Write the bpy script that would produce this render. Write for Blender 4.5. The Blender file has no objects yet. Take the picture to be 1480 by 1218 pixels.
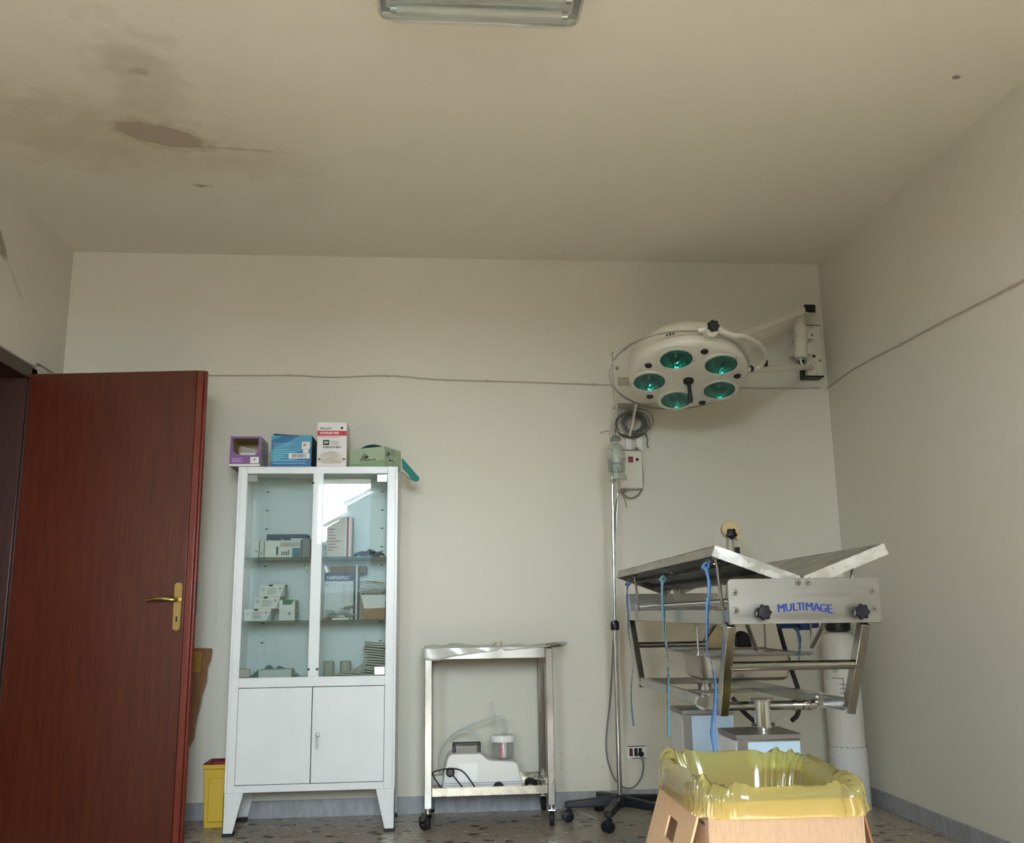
import bpy, bmesh, math, random
from mathutils import Vector, Matrix
C = bpy.context.scene.collection
PI = math.pi
random.seed(7)

# ------------------------------------------------------------------ camera
cd = bpy.data.cameras.new('camera'); cam = bpy.data.objects.new('camera', cd); C.objects.link(cam)
cd.sensor_fit = 'HORIZONTAL'; cd.sensor_width = 36.0; cd.lens = 1346.85 / 1480 * 36.0
cd.clip_start = 0.02; cd.clip_end = 200
pitch, yaw, roll = 0.2010970, 0.0852542, -0.0142081
F = Vector((math.sin(yaw)*math.cos(pitch), math.cos(yaw)*math.cos(pitch), math.sin(pitch)))
R0 = Vector((math.cos(yaw), -math.sin(yaw), 0)); U0 = R0.cross(F)
Rv = math.cos(roll)*R0 + math.sin(roll)*U0; Uv = -math.sin(roll)*R0 + math.cos(roll)*U0
M = Matrix((( Rv.x, Uv.x, -F.x, 0), (Rv.y, Uv.y, -F.y, 0), (Rv.z, Uv.z, -F.z, 1.0), (0, 0, 0, 1)))
cam.matrix_world = M
bpy.context.scene.camera = cam

# ------------------------------------------------------------------ light
sc = bpy.context.scene
sc.view_settings.view_transform = 'Standard'; sc.view_settings.look = 'None'
sc.view_settings.gamma = 1.0; sc.view_settings.use_curve_mapping = False
sc.view_settings.exposure = 0.24
w = bpy.data.worlds.new('sky'); sc.world = w; w.use_nodes = True
bg = w.node_tree.nodes['Background']; bg.inputs[0].default_value = (0.82, 0.93, 1.0, 1); bg.inputs[1].default_value = 46.0
sl = bpy.data.lights.new('sun', 'SUN'); sl.energy = 98; sl.color = (1.0, 0.95, 0.88); sl.angle = math.radians(0.6)
so = bpy.data.objects.new('sun', sl); C.objects.link(so)
so.rotation_euler = Vector((0.10, 0.98, -0.56)).to_track_quat('-Z', 'Y').to_euler()
for px_, pz_, pw_, ph_ in ((-1.06, 1.91, 0.76, 1.46), (0.13, 1.92, 1.28, 1.42)):
    pl = bpy.data.lights.new('window_portal', 'AREA'); pl.shape = 'RECTANGLE'; pl.size = pw_; pl.size_y = ph_
    pl.cycles.is_portal = True
    po = bpy.data.objects.new('window_portal', pl); C.objects.link(po)
    po.location = (px_, -1.70, pz_); po.rotation_euler = Vector((0, 1, 0)).to_track_quat('-Z', 'Z').to_euler()
sc.cycles.use_guiding = True
sc.cycles.max_bounces = 10; sc.cycles.diffuse_bounces = 7; sc.cycles.glossy_bounces = 5
sc.cycles.transmission_bounces = 8; sc.cycles.transparent_max_bounces = 12
sc.cycles.caustics_reflective = False; sc.cycles.caustics_refractive = False
sc.cycles.sample_clamp_indirect = 6.0
sc.cycles.use_denoising = True

# ------------------------------------------------------------------ materials
def lin(r, g, b):
    f = lambda v: ((v/255+0.055)/1.055)**2.4 if v > 10 else v/255/12.92
    return (f(r), f(g), f(b), 1)
MATS = {}
def mat(name, rgb, rough=0.5, metal=0.0, noise=0.0, nscale=30, bump=0.0, bscale=60, trans=0.0, ior=1.45, coat=0.0, stretch=None, emit=0):
    if name in MATS: return MATS[name]
    m = bpy.data.materials.new(name); m.use_nodes = True; nt = m.node_tree; N = nt.nodes; L = nt.links
    b = N['Principled BSDF']; c = lin(*rgb)
    b.inputs['Base Color'].default_value = c; b.inputs['Roughness'].default_value = rough
    b.inputs['Metallic'].default_value = metal; b.inputs['IOR'].default_value = ior
    b.inputs['Transmission Weight'].default_value = trans; b.inputs['Coat Weight'].default_value = coat
    tc = N.new('ShaderNodeTexCoord'); mp = N.new('ShaderNodeMapping'); L.new(tc.outputs['Object'], mp.inputs[0])
    if stretch: mp.inputs['Scale'].default_value = stretch
    if noise:
        n = N.new('ShaderNodeTexNoise'); n.inputs['Scale'].default_value = nscale; n.inputs['Detail'].default_value = 5
        L.new(mp.outputs[0], n.inputs[0])
        r = N.new('ShaderNodeMapRange'); r.inputs[1].default_value = 0.3; r.inputs[2].default_value = 0.7
        r.inputs[3].default_value = 1-noise; r.inputs[4].default_value = 1+noise*0.6; L.new(n.outputs[0], r.inputs[0])
        x = N.new('ShaderNodeVectorMath'); x.operation = 'SCALE'; x.inputs[0].default_value = c[:3]
        L.new(r.outputs[0], x.inputs['Scale']); L.new(x.outputs[0], b.inputs['Base Color'])
        if metal > 0.5:
            r2 = N.new('ShaderNodeMapRange'); r2.inputs[1].default_value = 0.3; r2.inputs[2].default_value = 0.7
            r2.inputs[3].default_value = rough*0.75; r2.inputs[4].default_value = rough*1.35
            L.new(n.outputs[0], r2.inputs[0]); L.new(r2.outputs[0], b.inputs['Roughness'])
    if bump:
        n2 = N.new('ShaderNodeTexNoise'); n2.inputs['Scale'].default_value = bscale; n2.inputs['Detail'].default_value = 4
        L.new(mp.outputs[0], n2.inputs[0]); bp = N.new('ShaderNodeBump'); bp.inputs['Strength'].default_value = bump
        bp.inputs['Distance'].default_value = 0.01
        L.new(n2.outputs[0], bp.inputs['Height']); L.new(bp.outputs[0], b.inputs['Normal'])
    MATS[name] = m; return m
def film(name, rgb, alpha, rough=0.12, spec=1.0, transl=0.0):
    """thin see-through sheet: tinted transparency + gloss + a little translucency"""
    m = bpy.data.materials.new(name); m.use_nodes = True; nt = m.node_tree; N = nt.nodes; L = nt.links; N.clear()
    o = N.new('ShaderNodeOutputMaterial'); t = N.new('ShaderNodeBsdfTransparent'); t.inputs[0].default_value = lin(*rgb)
    d = N.new('ShaderNodeBsdfDiffuse'); d.inputs[0].default_value = lin(*rgb)
    tl = N.new('ShaderNodeBsdfTranslucent'); tl.inputs[0].default_value = lin(*rgb)
    m0 = N.new('ShaderNodeMixShader'); m0.inputs[0].default_value = transl; L.new(d.outputs[0], m0.inputs[1]); L.new(tl.outputs[0], m0.inputs[2])
    m1 = N.new('ShaderNodeMixShader'); m1.inputs[0].default_value = alpha; L.new(t.outputs[0], m1.inputs[1]); L.new(m0.outputs[0], m1.inputs[2])
    g = N.new('ShaderNodeBsdfGlossy'); g.inputs['Roughness'].default_value = rough
    ge = N.new('ShaderNodeNewGeometry'); dt = N.new('ShaderNodeVectorMath'); dt.operation = 'DOT_PRODUCT'
    L.new(ge.outputs['Normal'], dt.inputs[0]); L.new(ge.outputs['Incoming'], dt.inputs[1])
    def mm(op, a, b):
        q = N.new('ShaderNodeMath'); q.operation = op
        for i, v in enumerate((a, b)):
            if isinstance(v, (int, float)): q.inputs[i].default_value = v
            elif v is not None: L.new(v, q.inputs[i])
        return q
    c5 = mm('POWER', mm('SUBTRACT', 1.0, mm('ABSOLUTE', dt.outputs['Value'], None).outputs[0]).outputs[0], 5.0)
    mu = mm('MULTIPLY', mm('ADD', mm('MULTIPLY', c5.outputs[0], 0.8).outputs[0], 0.04).outputs[0], spec); mu.use_clamp = True
    m2 = N.new('ShaderNodeMixShader'); L.new(mu.outputs[0], m2.inputs[0]); L.new(m1.outputs[0], m2.inputs[1]); L.new(g.outputs[0], m2.inputs[2])
    L.new(m2.outputs[0], o.inputs[0]); MATS[name] = m; return m

white_metal = mat('white_enamel', (210, 214, 216), 0.32, noise=0.03, nscale=6, coat=0.2)
steel = mat('brushed_steel', (160, 158, 152), 0.22, 1.0, noise=0.05, nscale=5, stretch=(1, 1, 0.6))
steel_dull = mat('dull_steel', (138, 136, 132), 0.38, 1.0, noise=0.08, nscale=8)
chrome = mat('chrome', (205, 205, 205), 0.14, 1.0)
dark_steel = mat('dark_steel', (88, 88, 88), 0.4, 1.0, noise=0.2, nscale=14)
black = mat('black_plastic', (9, 9, 11), 0.42)
black_rub = mat('black_rubber', (22, 22, 24), 0.65)
navy = mat('navy_plastic', (7, 9, 20), 0.4)
lamp_white = mat('lamp_enamel', (203, 199, 186), 0.30, coat=0.3)
plastic_white = mat('white_plastic', (224, 226, 224), 0.38)
grey_cable = mat('grey_cable', (112, 112, 108), 0.55)
white_cable = mat('white_cable', (176, 168, 152), 0.6)
paper = mat('paper_white', (214, 212, 208), 0.75, noise=0.04, nscale=40)
card = mat('cardboard', (156, 133, 111), 0.85, noise=0.10, nscale=60, stretch=(3, 3, 0.6), bump=0.06, bscale=120)
card_dark = mat('cardboard_brown', (128, 92, 62), 0.85, noise=0.12, nscale=30)
ink = mat('ink_black', (22, 24, 26), 0.6)
ink_grey = mat('ink_grey', (120, 120, 124), 0.7)
ink_white = mat('ink_white', (225, 230, 235), 0.6)
ink_red = mat('ink_red', (178, 30, 44), 0.5)
ink_blue = mat('ink_blue', (12, 46, 122), 0.4)
glass = film('pane_glass', (243, 249, 248), 0.0, 0.0, 1.7)
shelf_glass = film('shelf_glass', (214, 234, 230), 0.08, 0.02, 1.3)
clear = film('clear_plastic', (247, 249, 248), 0.07, 0.08, 2.4)
yellow_film = film('yellow_film', (234, 227, 158), 0.34, 0.16, 2.0, 0.5)
white_film = film('white_film', (232, 230, 224), 0.85, 0.22, 1.2, 0.45)

def wall_mat(name, rgb, damp=False, ceiling=False, scuff=False):
    m = bpy.data.materials.new(name); m.use_nodes = True; nt = m.node_tree; N = nt.nodes; L = nt.links
    b = N['Principled BSDF']; b.inputs['Roughness'].default_value = 0.62; b.inputs['Specular IOR Level'].default_value = 0.35
    tc = N.new('ShaderNodeTexCoord')
    n = N.new('ShaderNodeTexNoise'); n.inputs['Scale'].default_value = 1.1; n.inputs['Detail'].default_value = 6; L.new(tc.outputs['Object'], n.inputs[0])
    cr = N.new('ShaderNodeMix'); cr.data_type = 'RGBA'; c = lin(*rgb)
    cr.inputs[6].default_value = c; cr.inputs[7].default_value = (c[0]*0.95, c[1]*0.945, c[2]*0.92, 1)
    L.new(n.outputs[0], cr.inputs[0]); last = cr.outputs[2]
    def over(fac, col):
        nonlocal last
        x = N.new('ShaderNodeMix'); x.data_type = 'RGBA'; x.inputs[7].default_value = lin(*col)
        L.new(fac, x.inputs[0]); L.new(last, x.inputs[6]); last = x.outputs[2]
    def mathn(op, a, bb=None, cc=None, clamp=False):
        q = N.new('ShaderNodeMath'); q.operation = op; q.use_clamp = clamp
        for i, v in enumerate((a, bb, cc)):
            if v is None: continue
            if isinstance(v, (int, float)): q.inputs[i].default_value = v
            else: L.new(v, q.inputs[i])
        return q.outputs[0]
    def ell(cx, cy, rx, ry, ang, ax='XY', warp=0.5, wscale=6):
        mp = N.new('ShaderNodeMapping'); mp.vector_type = 'POINT'
        nn = N.new('ShaderNodeTexNoise'); nn.inputs['Scale'].default_value = wscale; nn.inputs['Detail'].default_value = 7
        L.new(tc.outputs['Object'], nn.inputs[0])
        s1 = N.new('ShaderNodeVectorMath'); s1.operation = 'SUBTRACT'; L.new(tc.outputs['Object'], s1.inputs[0])
        s1.inputs[1].default_value = (cx, cy, 0) if ax == 'XY' else (0, cx, cy)
        L.new(s1.outputs[0], mp.inputs[0])
        if ax == 'XY':
            r = N.new('ShaderNodeVectorRotate'); r.rotation_type = 'Z_AXIS'; r.inputs['Angle'].default_value = -ang
        else:
            r = N.new('ShaderNodeVectorRotate'); r.rotation_type = 'X_AXIS'; r.inputs['Angle'].default_value = -ang
        L.new(s1.outputs[0], r.inputs[0])
        sp = N.new('ShaderNodeSeparateXYZ'); L.new(r.outputs[0], sp.inputs[0])
        u, v = (sp.outputs[0], sp.outputs[1]) if ax == 'XY' else (sp.outputs[1], sp.outputs[2])
        u = mathn('DIVIDE', u, rx); v = mathn('DIVIDE', v, ry)
        d = mathn('SQRT', mathn('ADD', mathn('MULTIPLY', u, u), mathn('MULTIPLY', v, v)))
        wv = mathn('MULTIPLY', mathn('SUBTRACT', nn.outputs[0], 0.5), warp*2)
        return mathn('ADD', d, wv)
    def inside(d, soft):   # 1 inside, 0 outside
        return mathn('DIVIDE', mathn('SUBTRACT', 1.0, d), soft, clamp=True)
    if ceiling:
        # damp bloom around the leak, then the peeled patch with its chipped rim
        over(mathn('MULTIPLY', inside(ell(-1.25, 3.75, 1.0, 0.75, 0.2, warp=0.8, wscale=2.0), 0.8), 0.35), (190, 180, 158))
        over(mathn('MULTIPLY', inside(ell(-1.10, 3.30, 0.22, 0.30, 0.1, warp=1.2, wscale=5), 0.5), 0.30), (172, 164, 138))
        over(mathn('MULTIPLY', inside(ell(-1.60, 3.75, 0.45, 0.30, 0.3, warp=1.1, wscale=7), 0.6), 0.32), (190, 168, 150))
        over(mathn('MULTIPLY', inside(ell(-1.15, 3.73, 0.24, 0.135, 0.42, warp=0.45, wscale=16), 0.25), 0.55), (176, 168, 146))
        over(mathn('MULTIPLY', inside(ell(-1.155, 3.73, 0.200, 0.100, 0.42, warp=0.30, wscale=18), 0.10), 0.7), (206, 198, 176))
        over(mathn('MULTIPLY', inside(ell(-1.16, 3.725, 0.185, 0.088, 0.42, warp=0.26, wscale=16), 0.06), 0.85), (166, 152, 138))
        over(mathn('MULTIPLY', inside(ell(-0.86, 3.83, 0.22, 0.016, 0.08, warp=0.9, wscale=16), 0.9), 0.6), (156, 140, 120))
        over(mathn('MULTIPLY', inside(ell(-1.05, 3.95, 0.55, 0.16, 0.15, warp=1.6, wscale=9), 0.9), 0.22), (180, 172, 150))
        over(mathn('MULTIPLY', inside(ell(-1.35, 3.55, 0.60, 0.14, 0.25, warp=1.7, wscale=11), 0.9), 0.30), (182, 170, 146))
        over(mathn('MULTIPLY', inside(ell(-1.12, 3.10, 0.20, 0.26, 0.3, warp=1.8, wscale=12), 0.9), 0.25), (176, 168, 146))
        over(mathn('MULTIPLY', inside(ell(-1.10, 3.25, 0.05, 0.045, 0.1, warp=1.0, wscale=22), 0.8), 0.6), (158, 148, 128))
        over(mathn('MULTIPLY', inside(ell(-1.10, 4.20, 0.05, 0.02, 0.1, warp=1.2, wscale=30), 0.8), 0.7), (130, 120, 100))
        over(mathn('MULTIPLY', inside(ell(2.00, 3.10, 0.022, 0.014, 0.8, warp=1.0, wscale=50), 0.2), 0.8), (100, 90, 80))
    if scuff:   # dark flecks splashed low on the wall beside the drip stand
        mp = N.new('ShaderNodeMapping'); mp.inputs['Scale'].default_value = (1.6, 1, 0.7); L.new(tc.outputs['Object'], mp.inputs[0])
        ns = N.new('ShaderNodeTexNoise'); ns.inputs['Scale'].default_value = 55; ns.inputs['Detail'].default_value = 1; L.new(mp.outputs[0], ns.inputs[0])
        sp = N.new('ShaderNodeSeparateXYZ'); L.new(tc.outputs['Object'], sp.inputs[0])
        dx = mathn('DIVIDE', mathn('SUBTRACT', sp.outputs[0], 0.80), 0.16); dz = mathn('DIVIDE', mathn('SUBTRACT', sp.outputs[2], 0.32), 0.30)
        dd = mathn('SQRT', mathn('ADD', mathn('MULTIPLY', dx, dx), mathn('MULTIPLY', dz, dz)))
        fk = mathn('MULTIPLY', mathn('GREATER_THAN', ns.outputs[0], 0.71), inside(dd, 0.1))
        over(mathn('MULTIPLY', fk, 0.6), (110, 112, 114))
    if damp:
        over(mathn('MULTIPLY', inside(ell(4.18, 2.73, 0.16, 0.055, -0.55, ax='YZ', warp=0.35, wscale=10), 0.15), 0.8), (128, 118, 100))
        over(mathn('MULTIPLY', inside(ell(4.42, 2.58, 0.16, 0.016, -0.6, ax='YZ', warp=0.5, wscale=12), 0.8), 0.35), (142, 132, 114))
    L.new(last, b.inputs['Base Color'])
    n2 = N.new('ShaderNodeTexNoise'); n2.inputs['Scale'].default_value = 26; n2.inputs['Detail'].default_value = 6; L.new(tc.outputs['Object'], n2.inputs[0])
    n3 = N.new('ShaderNodeTexNoise'); n3.inputs['Scale'].default_value = 2.2; n3.inputs['Detail'].default_value = 3; L.new(tc.outputs['Object'], n3.inputs[0])
    ad = mathn('ADD', mathn('MULTIPLY', n2.outputs[0], 0.12), n3.outputs[0])
    bp = N.new('ShaderNodeBump'); bp.inputs['Strength'].default_value = 0.22; bp.inputs['Distance'].default_value = 0.02
    L.new(ad, bp.inputs['Height']); L.new(bp.outputs[0], b.inputs['Normal'])
    MATS[name] = m; return m
wall_paint = wall_mat('wall_paint', (206, 203, 191))
wall_back_paint = wall_mat('wall_paint_flecked', (206, 203, 191), scuff=True)
wall_left_paint = wall_mat('wall_paint_peeling', (205, 203, 194), damp=True)
ceil_paint = wall_mat('ceiling_paint', (224, 221, 210), ceiling=True)

def terrazzo():
    m = bpy.data.materials.new('terrazzo'); m.use_nodes = True; nt = m.node_tree; N = nt.nodes; L = nt.links
    b = N['Principled BSDF']; b.inputs['Roughness'].default_value = 0.34
    tc = N.new('ShaderNodeTexCoord'); n = N.new('ShaderNodeTexNoise'); n.inputs['Scale'].default_value = 18; n.inputs['Detail'].default_value = 3
    L.new(tc.outputs['Object'], n.inputs[0])
    wv = N.new('ShaderNodeVectorMath'); wv.operation = 'SCALE'; wv.inputs['Scale'].default_value = 0.035; L.new(n.outputs['Color'], wv.inputs[0])
    ad = N.new('ShaderNodeVectorMath'); ad.operation = 'ADD'; L.new(tc.outputs['Object'], ad.inputs[0]); L.new(wv.outputs[0], ad.inputs[1])
    base = N.new('ShaderNodeTexNoise'); base.inputs['Scale'].default_value = 60; L.new(tc.outputs['Object'], base.inputs[0])
    mx = N.new('ShaderNodeMix'); mx.data_type = 'RGBA'; mx.inputs[6].default_value = lin(172, 164, 150); mx.inputs[7].default_value = lin(148, 138, 124)
    L.new(base.outputs[0], mx.inputs[0]); last = mx.outputs[2]
    for sc_, thr, cols, pick in ((13, 0.34, ((38, 34, 32), (98, 66, 52), (128, 118, 108), (60, 56, 54)), 0.58), (34, 0.30, ((70, 60, 54), (150, 108, 84), (222, 216, 206), (90, 84, 80)), 0.45), (70, 0.32, ((110, 96, 84), (140, 120, 104), (215, 208, 198), (70, 64, 60)), 0.4)):
        mp = N.new('ShaderNodeMapping'); mp.inputs['Scale'].default_value = (1, 1.25, 1); mp.inputs['Rotation'].default_value = (0, 0, sc_*0.3); L.new(ad.outputs[0], mp.inputs[0])
        v = N.new('ShaderNodeTexVoronoi'); v.inputs['Scale'].default_value = sc_; v.inputs['Randomness'].default_value = 1.0; L.new(mp.outputs[0], v.inputs[0])
        lt = N.new('ShaderNodeMath'); lt.operation = 'LESS_THAN'; lt.inputs[1].default_value = thr; L.new(v.outputs['Distance'], lt.inputs[0])
        sp = N.new('ShaderNodeSeparateColor'); L.new(v.outputs['Color'], sp.inputs[0])
        l2 = N.new('ShaderNodeMath'); l2.operation = 'LESS_THAN'; l2.inputs[1].default_value = pick; L.new(sp.outputs[0], l2.inputs[0])
        fm = N.new('ShaderNodeMath'); fm.operation = 'MULTIPLY'; L.new(lt.outputs[0], fm.inputs[0]); L.new(l2.outputs[0], fm.inputs[1])
        cr = N.new('ShaderNodeValToRGB'); cr.color_ramp.interpolation = 'CONSTANT'
        e = cr.color_ramp.elements; e[0].color = lin(*cols[0]); e[1].position = 0.35; e[1].color = lin(*cols[1])
        for p_, c_ in ((0.6, cols[2]), (0.8, cols[3])): q = e.new(p_); q.color = lin(*c_)
        L.new(sp.outputs[1], cr.inputs[0])
        x = N.new('ShaderNodeMix'); x.data_type = 'RGBA'; L.new(fm.outputs[0], x.inputs[0]); L.new(last, x.inputs[6]); L.new(cr.outputs[0], x.inputs[7]); last = x.outputs[2]
    L.new(last, b.inputs['Base Color']); MATS['terrazzo'] = m; return m
floor_m = terrazzo()
marble = mat('grey_marble', (150, 152, 156), 0.35, noise=0.22, nscale=9, stretch=(4, 4, 1.2))

def wood(name, c1, c2, rough):
    m = bpy.data.materials.new(name); m.use_nodes = True; nt = m.node_tree; N = nt.nodes; L = nt.links
    b = N['Principled BSDF']; b.inputs['Roughness'].default_value = rough; b.inputs['Coat Weight'].default_value = 0.12; b.inputs['Coat Roughness'].default_value = 0.25
    tc = N.new('ShaderNodeTexCoord'); mp = N.new('ShaderNodeMapping'); mp.inputs['Scale'].default_value = (14, 14, 0.7); L.new(tc.outputs['Object'], mp.inputs[0])
    n = N.new('ShaderNodeTexNoise'); n.inputs['Scale'].default_value = 5; n.inputs['Detail'].default_value = 8; n.inputs['Distortion'].default_value = 0.6; L.new(mp.outputs[0], n.inputs[0])
    cr = N.new('ShaderNodeValToRGB'); cr.color_ramp.elements[0].position = 0.3; cr.color_ramp.elements[1].position = 0.75
    cr.color_ramp.elements[0].color = lin(*c1); cr.color_ramp.elements[1].color = lin(*c2)
    L.new(n.outputs[0], cr.inputs[0]); L.new(cr.outputs[0], b.inputs['Base Color']); MATS[name] = m; return m
mahog = wood('mahogany', (66, 23, 8), (86, 36, 15), 0.36)
mahog_edge = wood('mahogany_edge', (96, 34, 22), (116, 46, 32), 0.35)
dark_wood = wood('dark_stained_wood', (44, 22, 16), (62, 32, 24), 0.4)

# ------------------------------------------------------------------ geometry helpers
ORG = {}
def org(p): return ORG.get(p.name, Vector((0, 0, 0))) if p else Vector((0, 0, 0))
def rotM(pos, rx=0, ry=0, rz=0):
    return Matrix.Translation(pos) @ Matrix.Rotation(rz, 4, 'Z') @ Matrix.Rotation(ry, 4, 'Y') @ Matrix.Rotation(rx, 4, 'X')
def frame(o, x, y):   # local x, local y (unit-ish), z = x cross y
    x = Vector(x).normalized(); y = Vector(y).normalized(); z = x.cross(y).normalized(); y = z.cross(x)
    return Matrix(((x.x, y.x, z.x, o[0]), (x.y, y.y, z.y, o[1]), (x.z, y.z, z.z, o[2]), (0, 0, 0, 1)))
def front(o, rz=0):   # face towards the camera side: x right, y up, z = -Y
    return Matrix.Translation(o) @ Matrix.Rotation(rz, 4, 'Z') @ Matrix(((1, 0, 0, 0), (0, 0, -1, 0), (0, 1, 0, 0), (0, 0, 0, 1)))
class G:
    def __init__(s, M=None): s.bm = bmesh.new(); s.M = M
    def _t(s, vs, M):
        if M is not None:
            for v in vs: v.co = M @ v.co
        return s
    def box(s, x0, x1, y0, y1, z0, z1, M=None):
        vs = [s.bm.verts.new((x, y, z)) for z in (z0, z1) for y in (y0, y1) for x in (x0, x1)]
        for f in ((0, 2, 3, 1), (4, 5, 7, 6), (0, 1, 5, 4), (2, 6, 7, 3), (0, 4, 6, 2), (1, 3, 7, 5)): s.bm.faces.new([vs[i] for i in f])
        return s._t(vs, M)
    def bar(s, p0, p1, w, h, up=(0, 0, 1)):   # rectangular bar between two points
        p0 = Vector(p0); p1 = Vector(p1); d = (p1-p0); l = d.length; d.normalize()
        x = d.cross(Vector(up)).normalized(); u = x.cross(d)
        Mx = Matrix(((x.x, d.x, u.x, p0.x), (x.y, d.y, u.y, p0.y), (x.z, d.z, u.z, p0.z), (0, 0, 0, 1)))
        return s.box(-w/2, w/2, 0, l, -h/2, h/2, Mx)
    def tube(s, pts, r, n=8, closed=False, caps=True):
        pts = [Vector(p) for p in pts]; k = len(pts); rs = r if isinstance(r, (list, tuple)) else [r]*k
        T = []
        for i in range(k):
            a = pts[(i-1) % k] if (closed or i) else pts[0]; b = pts[(i+1) % k] if (closed or i < k-1) else pts[-1]
            T.append((b-a).normalized())
        u = T[0].orthogonal().normalized(); rings = []
        for i in range(k):
            if i: u = (u - T[i]*u.dot(T[i])).normalized()
            v = T[i].cross(u)
            rings.append([s.bm.verts.new(pts[i] + rs[i]*(math.cos(2*PI*j/n)*u + math.sin(2*PI*j/n)*v)) for j in range(n)])
        for i in range(k if closed else k-1):
            A, B = rings[i], rings[(i+1) % k]; off = 0
            if closed and i == k-1:
                off = min(range(n), key=lambda o: (A[0].co-B[o].co).length)
            for j in range(n): s.bm.faces.new((A[j], A[(j+1) % n], B[(j+1+off) % n], B[(j+off) % n]))
        if caps and not closed: s.bm.faces.new(rings[0][::-1]); s.bm.faces.new(rings[-1])
        return s
    def cyl(s, p0, p1, r0, r1=None, n=20): return s.tube([p0, p1], [r0, r0 if r1 is None else r1], n)
    def lathe(s, prof, n=32, M=None, ngon=None):
        vs = []; rings = []
        for r, z in prof:
            if r < 1e-6: v = s.bm.verts.new((0, 0, z)); vs.append(v); rings.append([v])
            else:
                q = []
                for j in range(n):
                    a = 2*PI*j/n; rr = r*(ngon(a) if ngon else 1)
                    q.append(s.bm.verts.new((rr*math.cos(a), rr*math.sin(a), z)))
                vs += q; rings.append(q)
        for A, B in zip(rings, rings[1:]):
            for j in range(n):
                k = (j+1) % n
                if len(A) == 1 and len(B) == 1: continue
                if len(A) == 1: s.bm.faces.new((A[0], B[j], B[k]))
                elif len(B) == 1: s.bm.faces.new((A[j], A[k], B[0]))
                else: s.bm.faces.new((A[j], A[k], B[k], B[j]))
        return s._t(vs, M)
    def prism(s, poly, d, M=None):   # polygon in local xy, extruded 0..d along local z
        a = [s.bm.verts.new((x, y, 0)) for x, y in poly]; b = [s.bm.verts.new((x, y, d)) for x, y in poly]; n = len(a)
        s.bm.faces.new(a[::-1]); s.bm.faces.new(b)
        for i in range(n): s.bm.faces.new((a[i], a[(i+1) % n], b[(i+1) % n], b[i]))
        return s._t(a+b, M)
    def grid(s, rows, closed=False):
        V = [[s.bm.verts.new(p) for p in r] for r in rows]
        for A, B in zip(V, V[1:]):
            m = len(A)
            for j in range(m if closed else m-1): s.bm.faces.new((A[j], A[(j+1) % m], B[(j+1) % m], B[j]))
        return s
    def done(s, name, m, parent=None, label=None, bevel=0, seg=2, solid=0, flat=False, loc=None, recalc=True, angle=35):
        if s.M is not None:
            for v in s.bm.verts: v.co = s.M @ v.co
        o_ = org(parent) if parent else Vector(loc or (0, 0, 0))
        for v in s.bm.verts: v.co -= o_
        if recalc: bmesh.ops.recalc_face_normals(s.bm, faces=s.bm.faces)
        me = bpy.data.meshes.new(name); s.bm.to_mesh(me); s.bm.free(); me.materials.append(m)
        if not flat:
            me.polygons.foreach_set('use_smooth', [True]*len(me.polygons)); me.set_sharp_from_angle(angle=math.radians(angle))
        ob = bpy.data.objects.new(name, me); C.objects.link(ob)
        if parent: ob.parent = parent
        else: ob.location = o_
        ORG[ob.name] = o_
        if label: ob['label'] = label
        if solid:
            q = ob.modifiers.new('s', 'SOLIDIFY'); q.thickness = solid; q.offset = 0
        if bevel:
            q = ob.modifiers.new('b', 'BEVEL'); q.width = bevel; q.segments = seg; q.limit_method = 'ANGLE'; q.angle_limit = math.radians(40)
        return ob
def thing(name, loc, label, cat, group=None):
    o = bpy.data.objects.new(name, None); C.objects.link(o); o.location = loc; o.empty_display_size = 0.05
    o['label'] = label; o['category'] = cat
    if group: o['group'] = group
    ORG[o.name] = Vector(loc); return o
def tag(o, label, cat, group=None):
    o['label'] = label; o['category'] = cat
    if group: o['group'] = group
    return o
def struct(o, label, cat):
    o['kind'] = 'structure'; o['label'] = label; o['category'] = cat; return o
def curve_pts(pts, n=6, closed=False):    # Catmull-Rom
    P = [Vector(p) for p in pts]; out = []; k = len(P)
    for i in range(k if closed else k-1):
        if closed: a, b, c, d = P[(i-1) % k], P[i], P[(i+1) % k], P[(i+2) % k]
        else: a, b, c, d = P[max(i-1, 0)], P[i], P[i+1], P[min(i+2, k-1)]
        for j in range(n):
            t = j/n
            out.append(0.5*((2*b)+(c-a)*t+(2*a-5*b+4*c-d)*t*t+(3*b-a-3*c+d)*t**3))
    if not closed: out.append(P[-1])
    return out
def text(name, s, size, Mx, m, parent, label=None, bold=0.0, sx=1.0, align='CENTER'):
    cu = bpy.data.curves.new(name, 'FONT'); cu.body = s; cu.size = size; cu.align_x = align; cu.align_y = 'CENTER'
    cu.extrude = 0.0003; cu.resolution_u = 2
    t = bpy.data.objects.new(name, cu); C.objects.link(t); bpy.context.view_layer.update()
    me = bpy.data.meshes.new_from_object(t.evaluated_get(bpy.context.evaluated_depsgraph_get()))
    bpy.data.objects.remove(t); bpy.data.curves.remove(cu)
    if bold:
        b2 = bmesh.new(); b2.from_mesh(me); k = len(b2.verts); b2.from_mesh(me)
        b2.verts.ensure_lookup_table()
        for i_, v_ in enumerate(b2.verts): v_.co.x += bold if i_ < k else -bold; v_.co.z += 0.00005 if i_ < k else 0
        b2.to_mesh(me); b2.free()
    me.transform(Matrix.Translation(-org(parent)) @ Mx @ Matrix.Diagonal((sx, 1, 1, 1))); me.materials.clear(); me.materials.append(m)
    me.name = name; o = bpy.data.objects.new(name, me); C.objects.link(o); o.parent = parent; ORG[o.name] = org(parent)
    if label: o['label'] = label
    return o
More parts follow.
